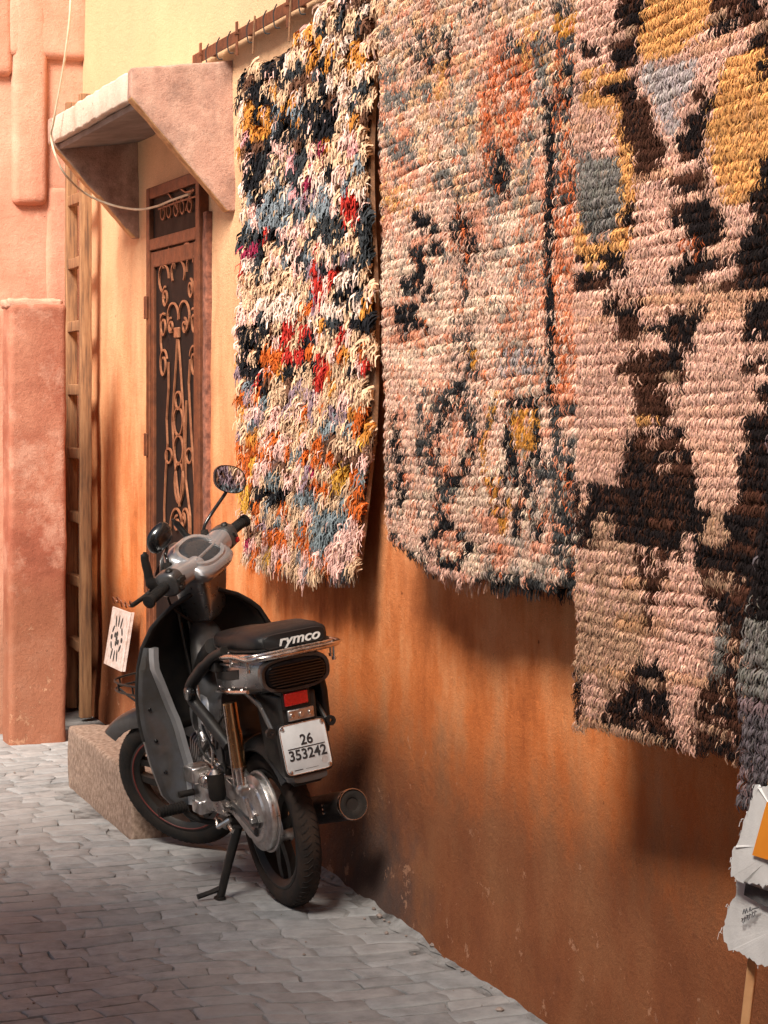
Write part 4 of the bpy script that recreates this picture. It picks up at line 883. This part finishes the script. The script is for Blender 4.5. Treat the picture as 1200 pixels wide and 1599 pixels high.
def plate_text(s_, size, x, y):
    me = text_mesh(s_, size, extrude=.0008, offset=.0007*size/.04)
    for vv in me.vertices: vv.co = PM@(Vector((vv.co.x*.98+x, vv.co.y+y, vv.co.z+.0050)))
    me.materials.append(MAT['ink']); o = link(bpy.data.objects.new('digits', me), npl)
plate_text('26', .042, .006, .022); plate_text('353242', .042, .002, -.0195)
P(onplate(MB().box((-.058,.0005,.0042), (.062,.0030,.0056))), 'rule', 'ink', npl)
P(onplate(MB().box((-.050,-.0625,.0042), (-.022,-.0602,.0050))), 'small_print', 'ink', npl); P(onplate(MB().box((-.014,-.0625,.0042), (.028,-.0616,.0048))), 'small_print', 'ink', npl)
P(onplate(MB().lathe([(.0085,.0042),(.0098,.0042),(.0098,.0050),(.0085,.0050)], 24, (.052,-.047,0), 'z', True).lathe([(.003,.0042),(.0045,.0042),(.0045,.0048),(.003,.0048)], 14, (.052,-.047,0), 'z', True)), 'crest', 'alloy', npl)
for x, y in ((-.064,.064),(.064,.064),(-.062,-.064),(.064,-.062)):
    P(onplate(MB().lathe([(0,.010),(.004,.009),(.0062,.006),(.0062,.0042)], 14, (x,y,0), 'z')), 'screw', 'chrome', npl)
P(MB().loft([sring((x,0,z), a, b, (0,1,0), (.2,0,.98), 20, 4) for x, z, a, b in ((-.285,.455,.055,.014),(-.262,.452,.06,.018),(-.235,.45,.06,.018))]), 'plate_shelf', 'gunmetal')
# rear inner mudguard and flap
mg = []
for k in range(15):
    a = R(30+k*7.6); r_ = .275
    ca, sa = math.cos(a), math.sin(a); ring = []
    for t in np.linspace(-1, 1, 9): rr = r_+.015*(1-t*t)-.02*abs(t)**3; ring.append((rr*ca, .056*t, .245+rr*sa))
    mg.append(ring+[(p[0]-.008*ca, p[1]*.94, p[2]-.008*sa) for p in reversed(ring)])
P(MB().loft(mg), 'rear_mudguard', 'black', smooth=50)
P(MB().loft([[( -.10,-.075,.70),(-.10,.075,.70),(-.255,.06,.70),(-.255,-.06,.70)], [(-.10,-.06,.50),(-.10,.06,.50),(-.255,.055,.47),(-.255,-.055,.47)], [(-.20,-.05,.44),(-.20,.05,.44),(-.262,.046,.425),(-.262,-.046,.425)]]), 'mud_flap', 'black', bevel=.006)
P(MB().loft([sring((-.17,-.108,z), a, .018, (1,0,0), (0,1,0), 14, 2.6) for z, a in ((.73,.03),(.68,.05),(.60,.045),(.55,.02))]), 'side_fairing', 'black')

# seat
S = [(.235,.796,.820,.035,0),(.21,.796,.842,.060,0),(.15,.800,.856,.085,0),(.06,.806,.866,.106,0),(-.02,.812,.876,.116,0),(-.06,.815,.888,.120,0),(-.12,.822,.898,.124,0),(-.20,.830,.900,.124,0),(-.255,.834,.898,.118,0),(-.280,.838,.890,.108,0),(-.288,.845,.872,.095,0)]
seat = P(MB().loft([sring((x,0,(a+b)/2), h_, (b-a)/2, (0,1,0), (0,0,1), 30, 3.6) for x, a, b, h_, _ in S]), 'seat', 'leather', smooth=60)
P(MB().tube(smooth_path([(.20,.066,.812),(.06,.109,.818),(-.10,.127,.830),(-.24,.122,.845),(-.285,.098,.850),(-.291,0,.852),(-.285,-.098,.850),(-.24,-.122,.845),(-.10,-.127,.830),(.06,-.109,.818)], 5), .0035, 6), 'seam', 'black', seat)
me = text_mesh('rymco', .046, .32, .0012, offset=.0009)
for vv in me.vertices: vv.co = Vector((-.2905, -.012, .868))+Vector((0,-1,0))*vv.co.x*1.12+Vector((.10,0,.995))*vv.co.y*.9+Vector((-1,0,.1))*(vv.co.z+.001)
me.materials.append(MAT['letter']); lt = link(bpy.data.objects.new('lettering', me), seat)
P(MB().loft([sring((-.270-x,0,.868), .100*k, .023*k, (0,1,0), (.1,0,.995), 28, 5) for x, k in ((0,1),(.0175,1),(.0195,.97))]), 'seat_back_pad', 'leather', seat, smooth=50)
# luggage rack
rk = P(MB().tube(smooth_path([(.02,.128,.800),(-.06,.142,.812),(-.16,.146,.826),(-.27,.146,.830),(-.315,.125,.834),(-.330,.06,.836),(-.330,-.06,.836),(-.318,-.118,.836),(-.27,-.140,.834),(-.16,-.140,.828),(-.06,-.136,.815)], 6), .0085, 10), 'luggage_rack', 'chrome', smooth=60)
P(MB().tube(smooth_path([(-.20,.146,.832),(-.25,.150,.838),(-.29,.135,.840),(-.305,.06,.842),(-.306,-.06,.842),(-.295,-.115,.842)], 6), .0065, 10), 'rack_rail', 'chrome', rk)
P(MB().box((-.326,-.10,.828), (-.296,.11,.834)), 'rack_plate', 'chrome', rk, bevel=.002)
for x, y in ((-.10,.138),(-.24,.142),(-.30,-.118),(-.24,-.136)):
    P(MB().tube([(x,y,.832),(x,y*.97,.792)], .0042, 8), 'rack_post', 'chrome', rk); P(MB().lathe([(0,-.006),(.007,-.005),(.007,.004),(0,.005)], 10, (x,y*.97,.79), 'z'), 'bolt', 'chrome', rk)
# black passenger guard tube
P(MB().tube(smooth_path([(-.06,.135,.83),(.02,.150,.80),(.12,.168,.735),(.165,.175,.695),(.155,.175,.655),(.08,.160,.60),(-.01,.140,.53)], 6), [.015]*9+[.019]*28, 12), 'guard_tube', 'black')
P(MB().lathe([(0,.176),(.020,.178),(.024,.19),(.020,.20),(0,.202)], 18, (.145,0,.682)), 'guard_joint', 'blackgloss')
P(MB().box((.0,.118,.755), (.06,.148,.79)), 'seat_latch', 'black', bevel=.005)

# shocks, swing arm, chain case
for s_ in (-1, 1):
    t0, t1 = Vector((-.03,s_*.128,.665)), Vector((-.052,s_*.128,.400)); D = (t1-t0)
    sk = P(MB().tube([t0, t0+D*.30, t0+D*.302, t0+D*.74], [.0215,.0215,.0235,.0235], 18), 'shock', 'copper' if s_ > 0 else 'chrome')
    P(MB().tube([t0+D*.735, t0+D*.76, t0+D*.765, t0+D*.97], [.0245,.0245,.015,.015], 16), 'shock_rod', 'chrome', sk)
    P(MB().lathe([(0,-.020),(.012,-.020),(.020,-.012),(.020,.010),(.012,.018),(0,.018)], 18, tuple(t1)), 'shock_eye', 'alloy', sk)
    P(MB().tube([(-.045,s_*.132+.02,.662),(-.05,s_*.132+.02,.42)], .003, 6), 'rod_wire', 'chrome', sk)
    P(MB().tube([(.20,s_*.085,.32),(.08,s_*.09,.30),(-.06,s_*.094,.265)], [.018,.017,.02], 10), 'swing_arm', 'gunmetal')
cc = P(MB().lathe([(0,.098),(.06,.100),(.085,.099),(.092,.093),(.104,.092),(.116,.086),(.119,.076),(.116,.062)], 44, (-.035,0,.315), 'y').lathe([(.119,.060),(.126,.060),(.126,.066),(.119,.068)], 44, (-.035,0,.315), 'y', True), 'chain_case', 'alloy', smooth=35)
P(MB().loft([[(.02,.075,.405),(.02,.097,.40),(.02,.097,.225),(.02,.075,.22)], [(.10,.07,.41),(.10,.098,.405),(.10,.098,.26),(.10,.07,.255)], [(.19,.07,.40),(.19,.096,.395),(.19,.096,.29),(.19,.07,.285)]]), 'case_front', 'alloy', cc, bevel=.006)
P(MB().loft([[(-.06,.098,.292),(-.06,.106,.294),(-.06,.106,.318),(-.06,.098,.320)], [(.02,.098,.335),(.02,.107,.337),(.02,.107,.365),(.02,.098,.367)], [(.14,.095,.375),(.14,.104,.377),(.14,.104,.395),(.14,.095,.397)]]), 'case_rib', 'alloy', cc, bevel=.003)
P(MB().lathe([(0,.126),(.011,.126),(.013,.122),(.013,.108),(.022,.107),(.022,.098)], 6, (-.075,0,.300)), 'axle_nut', 'gunmetal', cc)
P(MB().tube([(-.075,.118,.30),(-.06,.118,.33),(-.05,.120,.37)], .007, 8), 'axle_adjuster', 'chrome', cc)
# engine
en = P(MB().loft([sring((x,.0,z), a, b, (0,1,0), (0,0,1), 28, 3.2) for x, z, a, b in ((.10,.34,.06,.05),(.14,.335,.088,.078),(.24,.335,.100,.092),(.34,.33,.098,.090),(.39,.33,.080,.075),(.42,.34,.055,.055))]), 'engine', 'alloy', smooth=45)
P(MB().lathe([(0,.150),(.050,.150),(.062,.144),(.068,.132),(.068,.09)], 32, (.27,0,.335)), 'generator_cover', 'alloy', en)
P(MB().box((.265,.100,.365), (.345,.168,.418)), 'case_block', 'alloy', en, bevel=.006); P(MB().box((.23,.12,.275), (.30,.172,.318)), 'case_block', 'alloy', en, bevel=.006)
P(MB().box((.19,.10,.36), (.245,.160,.405)), 'case_block', 'chrome', en, bevel=.012)
cyl = MB()
for k in range(8): cyl.loft([sring((.43+k*.016,0,.37+k*.006), .062, .058, (0,1,0), (0,0,1), 20, 4), sring((.438+k*.016,0,.373+k*.006), .062, .058, (0,1,0), (0,0,1), 20, 4)])
P(cyl, 'cylinder_fins', 'gunmetal', en)
for a, b, c_, r_, m_ in (((.20,.10,.47),(.24,.10,.55),0,.020,'chrome'),((.17,.105,.43),(.27,.11,.44),0,.012,'chrome'),((.25,.10,.42),(.30,.11,.52),0,.008,'alloy'),((.31,.1,.43),(.28,.11,.50),0,.010,'alloy'),((.22,.115,.50),(.26,.118,.47),0,.011,'black'),((.20,.12,.43),(.17,.12,.53),0,.006,'chrome'),((.29,.115,.46),(.33,.112,.44),0,.008,'black'),((.11,.10,.42),(.20,.11,.425),0,.012,'black')):
    P(MB().tube([a, b], r_, 10), 'pipe', m_, en, bevel=.002)
P(MB().loft([sring((.13,y,.495), a, b, (1,0,.1), (-.1,0,1), 8, 2.2) for y, a, b in ((.08,.04,.062),(.112,.04,.062),(.122,.030,.048))]), 'carburettor', 'gunmetal', en, smooth=30)
ks = P(MB().lathe([(0,.438),(.012,.438),(.026,.425),(.026,.424)], 18, (.125,.145,0), 'z'), 'kick_cap', 'chrome', en)
P(MB().lathe([(.0,.424),(.0265,.424),(.0275,.415),(.0275,.350),(.022,.340),(0,.340)], 20, (.125,.145,0), 'z'), 'kick_rubber', 'rubber', en)
P(MB().tube([(.125,.145,.345),(.125,.14,.32),(.15,.11,.30)], [.018,.024,.026], 12), 'kick_shaft', 'chrome', en)
# pedals and foot pegs
P(MB().tube([(.33,.10,.335),(.335,.165,.332),(.33,.172,.328)], .006, 8), 'gear_lever', 'chrome'); P(MB().tube([(.325,.150,.330),(.325,.200,.331)], .011, 10), 'gear_pad', 'rubber')
for s_ in (1, -1):
    pg = P(MB().tube(smooth_path([(.22,s_*.04,.235),(.27,s_*.12,.235),(.29,s_*.18,.262),(.292,s_*.20,.290)], 5), .010, 10), 'foot_bar', 'black')
    fp = MB().tube([(.292,s_*.195,.297),(.292,s_*.285,.300)], .0155, 12)
    for k in range(9): fp.lathe([(.0155,-.003),(.019,-.002),(.019,.002),(.0155,.003)], 12, (.292,s_*(.200+k*.0095),.2985), 'y')
    P(fp, 'foot_peg', 'rubber', pg)
P(MB().box((.20,.05,.215), (.30,.10,.245)), 'peg_mount', 'gunmetal', bevel=.006)
for a, b, r_ in (((.16,.10,.26),(.20,.13,.235),.008),((.20,.13,.235),(.23,.12,.255),.005),((.15,.11,.245),(.11,.115,.235),.007)): P(MB().tube([a, b], r_, 8), 'spring', 'chrome')
# side stand
st = P(MB().tube([(.115,.095,.245),(.135,.135,.13),(.150,.168,.030)], [.016,.014,.013], 10), 'side_stand', 'black')
P(MB().tube([(.150,.160,.058),(.156,.200,.050),(.158,.240,.046)], [.010,.008,.0085], 8), 'stand_toe', 'black', st); P(MB().loft([sring((.150,.170,z), .022, .016, (1,0,0), (0,1,0), 12, 3) for z in (.0245,.032)]), 'stand_foot', 'black', st)
# exhaust
ex = P(MB().tube(smooth_path([(.46,-.03,.30),(.42,-.08,.22),(.30,-.115,.20),(.16,-.12,.225)], 5), .016, 12), 'exhaust_pipe', 'gunmetal')
e0, e1 = Vector((.17,-.12,.225)), Vector((-.275,-.128,.338)); d = (e1-e0).normalized(); s1 = Vector((0,1,0)); s2 = d.cross(s1).normalized(); s1 = s2.cross(d)
P(MB().loft([sring(e0+(e1-e0)*t, r_, r_, s1, s2, 26, 2) for t, r_ in ((0,.018),(.12,.036),(.16,.043),(.97,.0455),(1.0,.0455))]), 'muffler', 'black', ex, smooth=45)
P(MB().loft([sring(e1+d*t, r_, r_, s1, s2, 30, 2) for t, r_ in ((-.012,.0465),(.004,.0480),(.008,.0470),(.008,.0445),(.002,.044))], cap=False), 'muffler_ring', 'chrome', ex, smooth=45)
P(MB().loft([sring(e1+d*t, r_, r_, s1, s2, 30, 2) for t, r_ in ((-.004,.0445),(.003,.044),(.0045,.036),(.004,.022),(.0,.018),(-.02,.017))]), 'muffler_end', 'rubber', ex, smooth=45)
for k in range(3): P(MB().lathe([(0,-.002),(.004,-.002),(.004,.003),(0,.003)], 8, (-.16,-.082,.30+k*.012)), 'rivet', 'chrome', ex)

# ---- steering head: turned to the left
def H(mb, name, m, parent=None, **k): return P(mb.xf(steer), name, m, parent, **k)
HX, HZ = .425, 1.045
col = H(MB().loft([sring((x,0,z), a, b, (0,1,0), (1,0,.0), 28, 5) for x, z, a, b in ((.478,.842,.036,.045),(.468,.865,.058,.056),(.452,.93,.070,.064),(.438,.99,.082,.070),(.428,1.025,.092,.078))]), 'column_cover', 'silver', smooth=45)
NR = Vector((-.50,0,.866)); TA = Vector((.866,0,.50)); TB = Vector((0,1,0)); HC = Vector((HX,0,HZ))
def disc(k, a, b, e=2.6, c=HC, n=32): return sring(c+NR*k, a, b, TB, TA, n, e)
hd = H(MB().loft([disc(-.018,.088,.080,4), disc(.004,.102,.092,4), disc(.022,.105,.093,4), disc(.034,.098,.086,3.4), disc(.040,.088,.076)]), 'handlebar_cowl', 'lightsilver', smooth=50)
H(MB().loft([disc(.040,.088,.076), disc(.048,.084,.072), disc(.048,.072,.061), disc(.043,.070,.059)], cap=False), 'meter_bezel', 'lightsilver', hd, smooth=45)
H(MB().loft([disc(.036,.074,.063), disc(.045,.070,.059), disc(.047,.05,.04)]), 'meter_lens', 'lcd', hd, smooth=60)
a_, b_ = HC+NR*.048-TA*.022-TB*.066, HC+NR*.048-TA*.028+TB*.066
H(MB().tube([a_, b_], .007, 8, .5), 'meter_bar', 'lightsilver', hd)
H(MB().loft([sring((.512,0,z), a, .012, (0,1,0), (1,0,.3), 20, 2.4) for z, a in ((1.00,.09),(1.05,.10),(1.09,.075),(1.105,.04))]), 'visor', 'gunmetal', hd)
H(MB().loft([sring((.555,0,1.0), .075, .055, (0,1,0), (.3,0,1), 22, 2.3), sring((.585,0,.99), .06, .045, (0,1,0), (.3,0,1), 22, 2.3)]), 'headlamp', 'smoke', hd)
for s_ in (1, -1):
    arm = H(MB().loft([sring((HX+x,s_*y,HZ+z), a, b, (1,0,0), (0,0,1), 22, 2.8) for y, x, z, a, b in ((.05,0,.004,.066,.036),(.105,0,.006,.050,.036),(.135,0,.006,.043,.037),(.15,0,.006,.042,.037))]), 'arm_cowl', 'lightsilver', smooth=50)
    H(MB().loft([sring((HX,s_*y,HZ+.006), a, b, (1,0,0), (0,0,1), 22, 3.0) for y, a, b in ((.150,.042,.039),(.156,.045,.042),(.192,.043,.040),(.200,.034,.032))]), 'switch_box', 'gunmetal' , arm, smooth=45)
    H(MB().box((HX-.052,s_*.160-.010,HZ+.002), (HX-.040,s_*.160+.016*s_+.010,HZ+.020)), 'switch', 'black', arm, bevel=.003)
    H(MB().box((HX-.050,s_*.178-.008,HZ-.020), (HX-.036,s_*.178+.008,HZ-.004)), 'switch', 'redlens' if s_ < 0 else 'black', arm, bevel=.003)
    H(MB().lathe([(0,0),(.011,0),(.013,.004),(.009,.010),(0,.011)], 12, (HX-.015,s_*.176,HZ+.044), 'z'), 'knob', 'black', arm)
    gp = MB().tube([(HX,s_*.198,HZ+.006),(HX-.004,s_*.30,HZ+.004)], .0165, 16)
    for k in range(8): gp.lathe([(.0165,-.003),(.0185,-.0015),(.0185,.0015),(.0165,.003)], 16, (HX-.001*k*.4,s_*(.210+k*.010),HZ+.006), 'y')
    gp.lathe([(0,-.006),(.019,-.006),(.0215,-.002),(.0215,.006),(.012,.009),(0,.007)] if s_ > 0 else [(0,.006),(.019,.006),(.0215,.002),(.0215,-.006),(.012,-.009),(0,-.007)], 18, (HX-.004,s_*.302,HZ+.004), 'y')
    H(gp, 'grip', 'rubber', arm, smooth=30)
    # lever and its perch ahead of the bar
    H(MB().tube(smooth_path([(HX+.035,s_*.16,HZ+.01),(HX+.055,s_*.18,HZ+.0),(HX+.075,s_*.23,HZ-.01),(HX+.080,s_*.29,HZ-.008)], 5), [.015]*5+[.008]*10+[.007], 10), 'brake_lever', 'black', arm)
    H(MB().loft([sring((HX+.02,s_*(.10+.02*k),HZ+.02), .02*q, .012*q, (1,0,0), (0,0,1), 10, 2.4) for k, q in ((0,.6),(1,1),(2,.7))]), 'indicator', 'chrome', arm)
    H(MB().tube(smooth_path([(HX+.04,s_*.15,HZ-.02),(HX+.07,s_*.12,HZ-.10),(HX+.06,s_*.05,HZ-.20)], 5), .0045, 6), 'control_cable', 'black', arm)
# upright guard blades seen ahead of the bar ends
lv = [(.455,.190,1.045),(.470,.205,1.075),(.470,.200,1.115),(.468,.196,1.150),(.462,.190,1.172)]
H(MB().tube(smooth_path(lv, 4), [.020]*5+[.014]*6+[.013]*4+[.006]*2, 10, .5), 'lever_guard', 'black')
H(MB().tube(smooth_path([(.47,-.07,1.08),(.482,-.058,1.12),(.485,-.04,1.165),(.487,-.028,1.19)], 4), [.018]*4+[.014]*6+[.008]*3, 10, .45), 'lever_guard', 'black')
# mirrors: heads set by hand, not square to the bar
def mirror(base, head, nrm, up, a, b, glass):
    b0 = steer(base); hc = Vector(head); n_ = Vector(nrm).normalized(); u_ = Vector(up); u_ = (u_-n_*u_.dot(n_)).normalized(); w_ = n_.cross(u_)
    foot = hc-u_*b*1.0-n_*.012
    stem = P(MB().tube(smooth_path([b0-Vector((0,0,.02)), b0+Vector((0,0,.02)), b0*.55+foot*.45+Vector((.006,.004,.008)), foot, foot+u_*.02], 6), [.010]*4+[.006]*20+[.009], 10), 'mirror_stem', 'blackgloss')
    P(MB().lathe([(0,-.012),(.013,-.012),(.014,.0),(.011,.012),(0,.014)], 12, tuple(b0), 'z'), 'mirror_boot', 'rubber', stem)
    def el(k, q, e=2.5): return [p+u_*((p-hc).dot(u_)*.0)+w_*(.16*(p-hc).dot(u_)) for p in sring(hc+n_*k, a*q, b*q, w_, u_, 28, e)]
    P(MB().loft([el(-.026,.45), el(-.022,.72), el(-.010,.95), el(.002,1.0), el(.007,.985), el(.007,.93), el(.003,.92)]), 'mirror_shell', 'blackgloss', stem, smooth=50)
    if glass: P(MB().loft([el(.0028,.925), el(.0052,.925)]), 'mirror_glass', 'mirror', stem)
mirror((.47,-.140,1.085), (.515,-.178,1.283), (-.985,-.16,-.03), (.0,-.28,.96), .062, .046, True)
mirror((.455,.115,1.085), (.400,.132,1.145), (.90,.30,.25), (.0,.55,.83), .050, .042, True)
# front carrier of thin wire
fc = MB(); R0 = lambda x, y, z: (x, y, z)
for z in (.600, .630): fc.tube(smooth_path([(.62,.17,z),(.80,.20,z+.0),(.90,.16,z),(.92,0,z),(.90,-.16,z),(.80,-.20,z),(.62,-.17,z)], 5), .004, 6)
for x, y in ((.80,.20),(.90,.16),(.92,.05),(.92,-.05),(.90,-.16),(.70,.185)): fc.tube([(x,y,.598),(x,y,.632)], .0035, 6)
for y in (-.10,-.05,0,.05,.10): fc.tube([(.60,y,.600),(.92,y,.600)], .003, 6)
fc.tube(smooth_path([(.85,.18,.60),(.78,.15,.56),(.66,.12,.53)], 4), .004, 6)
P(fc, 'front_carrier', 'black')

# screws and small fixings on the panels
for x, y, z in ((.06,.118,.70),(-.04,.128,.705),(-.13,.124,.715),(.02,.126,.775)):
    for s_ in (1, -1): P(MB().lathe([(0,.004),(.004,.0035),(.006,.0),(.006,-.004)], 10, (x, s_*y, z), 'y'), 'screw', 'chrome', body)
for z in (.40, .50, .60):
    for s_ in (1, -1): P(MB().lathe([(0,-.004),(.005,-.0035),(.0065,.002)], 10, (fx(z, 1)-.034, s_*(half(z)-.03), z), 'x'), 'screw', 'blackgloss', sh)
for k, (a, b, c_) in enumerate((((.33,.10,.55),(.27,.13,.48),(.20,.11,.42)), ((.30,.09,.60),(.22,.13,.55),(.15,.12,.47)), ((.10,.11,.62),(.06,.135,.52),(.09,.12,.42)), ((-.02,.10,.66),(.04,.14,.60),(.12,.13,.50)))):
    P(MB().tube(smooth_path([a, b, c_], 6), .0045, 8), 'wiring', 'black', en)

# ================================================================== SMALL THINGS
# ladder in the corner
lad = empty('ladder', (-3.44, -.085, 0)); tag(lad, 'weathered wooden ladder standing upright beside the canopy', 'ladder')
for a, b in ((-.185, -.142), (.142, .185)):
    o = rough_box('rail', (a, -.028, .004), (b, .028, 3.02), MAT['wood'], lad, .08, .003, .004, 5, 1+a*9)
for k in range(9):
    z = .34+k*.312
    rough_box('rung', (-.145, -.022, z-.026), (.145, .016, z+.026), MAT['wood'], lad, .05, .003, .005, 9, k)
    MB().lathe([(0,-.0245),(.012,-.0245),(.014,-.022)], 10, (.152,0,z+.0), 'y').build('peg', MAT['wood'], lad)
# cable looping from above over the canopy to the transom
cp = [(112,-30,-.40),(108,40,-.41),(97,120,-.42),(84,190,-.43),(80,213,-.43),(88,245,-.41),(104,275,-.36),(135,303,-.25),(175,320,-.14),(215,327,-.09),(245,322,-.07),(270,312,-.065),(296,303,-.06)]
pts = [on_wall(x, y, v) for x, y, v in cp]
o = MB().tube(smooth_path(pts, 8), .0052, 8).build('cable', MAT['cable'], None, smooth=60); place(o); tag(o, 'cream cable looping from above over the canopy corner to the door', 'cable')
# pierced vent plate on the wall by the ladder
VT = [on_wall(x, y, v) for x, y, v in ((177.5,947,-.05),(200,952,-.05),(190.5,1049,-.10),(163.5,1036,-.10))]
vo = Vector(VT[3]); ex_ = Vector(VT[2])-vo; ey_ = Vector(VT[0])-vo; ez_ = Vector((0,-1,0))
ven = empty('vent_cover'); tag(ven, 'white pierced vent plate with flower cutout hanging low beside the ladder', 'vent cover')
q = lambda a, b, c: vo+ex_*a+ey_*b+ez_*c
MB().loft([[q(0,0,c),q(1,0,c),q(1.0,1,c),q(0,1,c)] for c in (-.004,.004)]).build('plate', MAT['vent'], ven, bevel=.002)
MB().loft([[q(.96,0,c),q(1,0,c),q(1,1,c),q(.96,1,c)] for c in (-.016,-.0045)]).build('side', MAT['vent'], ven)
def petal(cx_, cy_, ang, L_, w_):
    pts = []
    for k in range(12):
        t = 2*math.pi*k/12; a, b = L_*math.cos(t), w_*math.sin(t); ca, sa = math.cos(ang), math.sin(ang)
        pts.append((cx_+a*ca-b*sa, cy_+(a*sa+b*ca)*.85))
    MB().loft([[q(x, y, c) for x, y in pts] for c in (.0042,.0052)]).build('cutout', MAT['hole'], ven)
for k in range(3): petal(.5+(k-1)*.15, .80-.02*abs(k-1), R(90+(1-k)*14), .12, .032); petal(.5+(k-1)*.15, .20+.02*abs(k-1), R(90-(1-k)*14), .12, .032)
for dx, dy, an in ((.26,.64,60),(.74,.64,-60+180),(.26,.36,-60),(.74,.36,60)): petal(dx, dy, R(an), .085, .035)
for dx, dy in ((.22,.5),(.78,.5),(.5,.5),(.40,.55),(.60,.45),(.5,.58),(.5,.42)): petal(dx, dy, R(90), .055, .05)
for k in range(5):
    c = q(.0+.24*k, 1.06+.03*math.sin(k*2), .0); MB().tube(smooth_path([c, c+Vector((.02,-.01,.03)), c+Vector((.06,.0,.012)), c+Vector((.09,-.008,.02))], 4), .0035, 6).build('wire', MAT['iron'], ven)

# easel leg and two unstretched paintings at the right edge
ez = empty('easel', (3.5, -.42, 0)); tag(ez, 'thin pine easel under the frayed paintings at the right edge', 'easel')
l0 = Vector(on_wall(1174, 1520, -.42)); l1 = Vector(on_wall(1166, 1590, -.42)); dd = (l1-l0)/(l1.z-l0.z); foot = l0+dd*(0-l0.z); top = l0+dd*(1.05-l0.z); rel = Vector((3.5,-.42,0))
def stick(a, b, w=.011): return MB().tube([a, b], w, 4).build('leg', MAT['easel'], ez, bevel=.002)
stick(foot-rel, top-rel); stick(foot-rel+Vector((.62,-.05,0)), top-rel+Vector((.26,-.01,0))); stick(Vector((.22,.26,0)), Vector((.22,.02,1.0)))
MB().box((-.02,-.012,.70), (.42,.012,.725)).build('crossbar', MAT['easel'], ez, bevel=.002)
def sheet(name, label, poly, v, extra, seed):
    """frayed canvas: outline with torn edge, slightly wavy, real thickness"""
    g = random.Random(seed); P2 = [Vector(on_wall(x, y, v)) for x, y in poly]; out = []
    for i in range(len(P2)):
        a, b = P2[i], P2[(i+1) % len(P2)]; n = max(2, int((b-a).length/.008))
        for k in range(n):
            p = a+(b-a)*(k/n); out.append(p+Vector((g.gauss(0,.0022), 0, g.gauss(0,.0022))))
    c = sum(out, Vector())/len(out); root = empty(name, tuple(c)); tag(root, label, 'painting', 'frayed paintings at the right edge')
    L = [[(p-c)*k+Vector((0, .002*math.sin((p-c).x*14+seed), 0)) for p in out] for k in (.02,.5,1.0)]
    mb = MB(); n = len(out); vs = [p for r_ in L for p in r_]; fs = [(i*n+j, i*n+(j+1) % n, (i+1)*n+(j+1) % n, (i+1)*n+j) for i in range(2) for j in range(n)]+[tuple(range(n))]
    o = mb.add(vs, fs).build('canvas', MAT['canvas'], root); so = o.modifiers.new('thick', 'SOLIDIFY'); so.thickness = .003; so.offset = 1
    fr = MB()
    for k in range(30):
        p = out[g.randrange(n)]-c; d_ = Vector((g.uniform(-1,.3), g.uniform(-.4,.4), g.uniform(-1,.4)))*g.uniform(.004,.016)
        fr.tube([p, p+d_*.5+Vector((0,0,g.uniform(-.004,.004))), p+d_*.8+Vector((0,0,-abs(d_.x)*.6))], .0006, 4)
    f_ = fr.build('fraying', MAT['canvas'], root); tag(f_, kind='stuff')
    for nm, pl, mt, dv in extra:
        q_ = [Vector(on_wall(x, y, v))-c+Vector((0,-.0045-dv+.002*math.sin((Vector(on_wall(x, y, v))-c).x*14+seed),0)) for x, y in pl]
        MB().prism(q_, (0,-.0012,0)).build(nm, MAT[mt], root)
    return root, c
sheet('painting', 'grey canvas with an orange field, upper of the frayed paintings', [(1178,1228),(1150,1318),(1140,1345),(1142,1370),(1176,1378),(1290,1412),(1330,1250)], -.47,
      [('orange_field', [(1201,1252),(1178,1335),(1205,1343),(1285,1365),(1310,1270)], 'orange', 0)], 3)
r_, c = sheet('painting', 'frayed grey canvas with dark bar and scribbles, lower painting', [(1150,1362),(1148,1400),(1138,1415),(1126,1455),(1134,1478),(1168,1495),(1200,1512),(1290,1550),(1320,1400)], -.445,
      [('dark_bar', [(1170,1379),(1167,1397),(1200,1414),(1280,1445),(1285,1420)], 'charcoal', 0)], 5)
def scrib(pts):
    q_ = [Vector(on_wall(x, y, -.445))-c+Vector((0,-.0062+.002*math.sin((Vector(on_wall(x, y, -.445))-c).x*14+5),0)) for x, y in pts]
    MB().tube(q_, .0011, 4).build('scribble', MAT['pencil'], r_)
scrib([(1166,1427),(1168,1419),(1170,1426),(1172,1418),(1174,1425)]); scrib([(1176,1423),(1178,1416),(1179,1422),(1182,1419),(1193,1416)])
for k in range(6):
    x0 = 1164+k*4.2; y0 = 1442-k*2.6; scrib([(x0,y0),(x0+.8,y0-8),(x0+2.6,y0-6)] if k % 2 else [(x0,y0-8),(x0+2.8,y0-8.5),(x0+.4,y0-4),(x0+2.8,y0-1)])
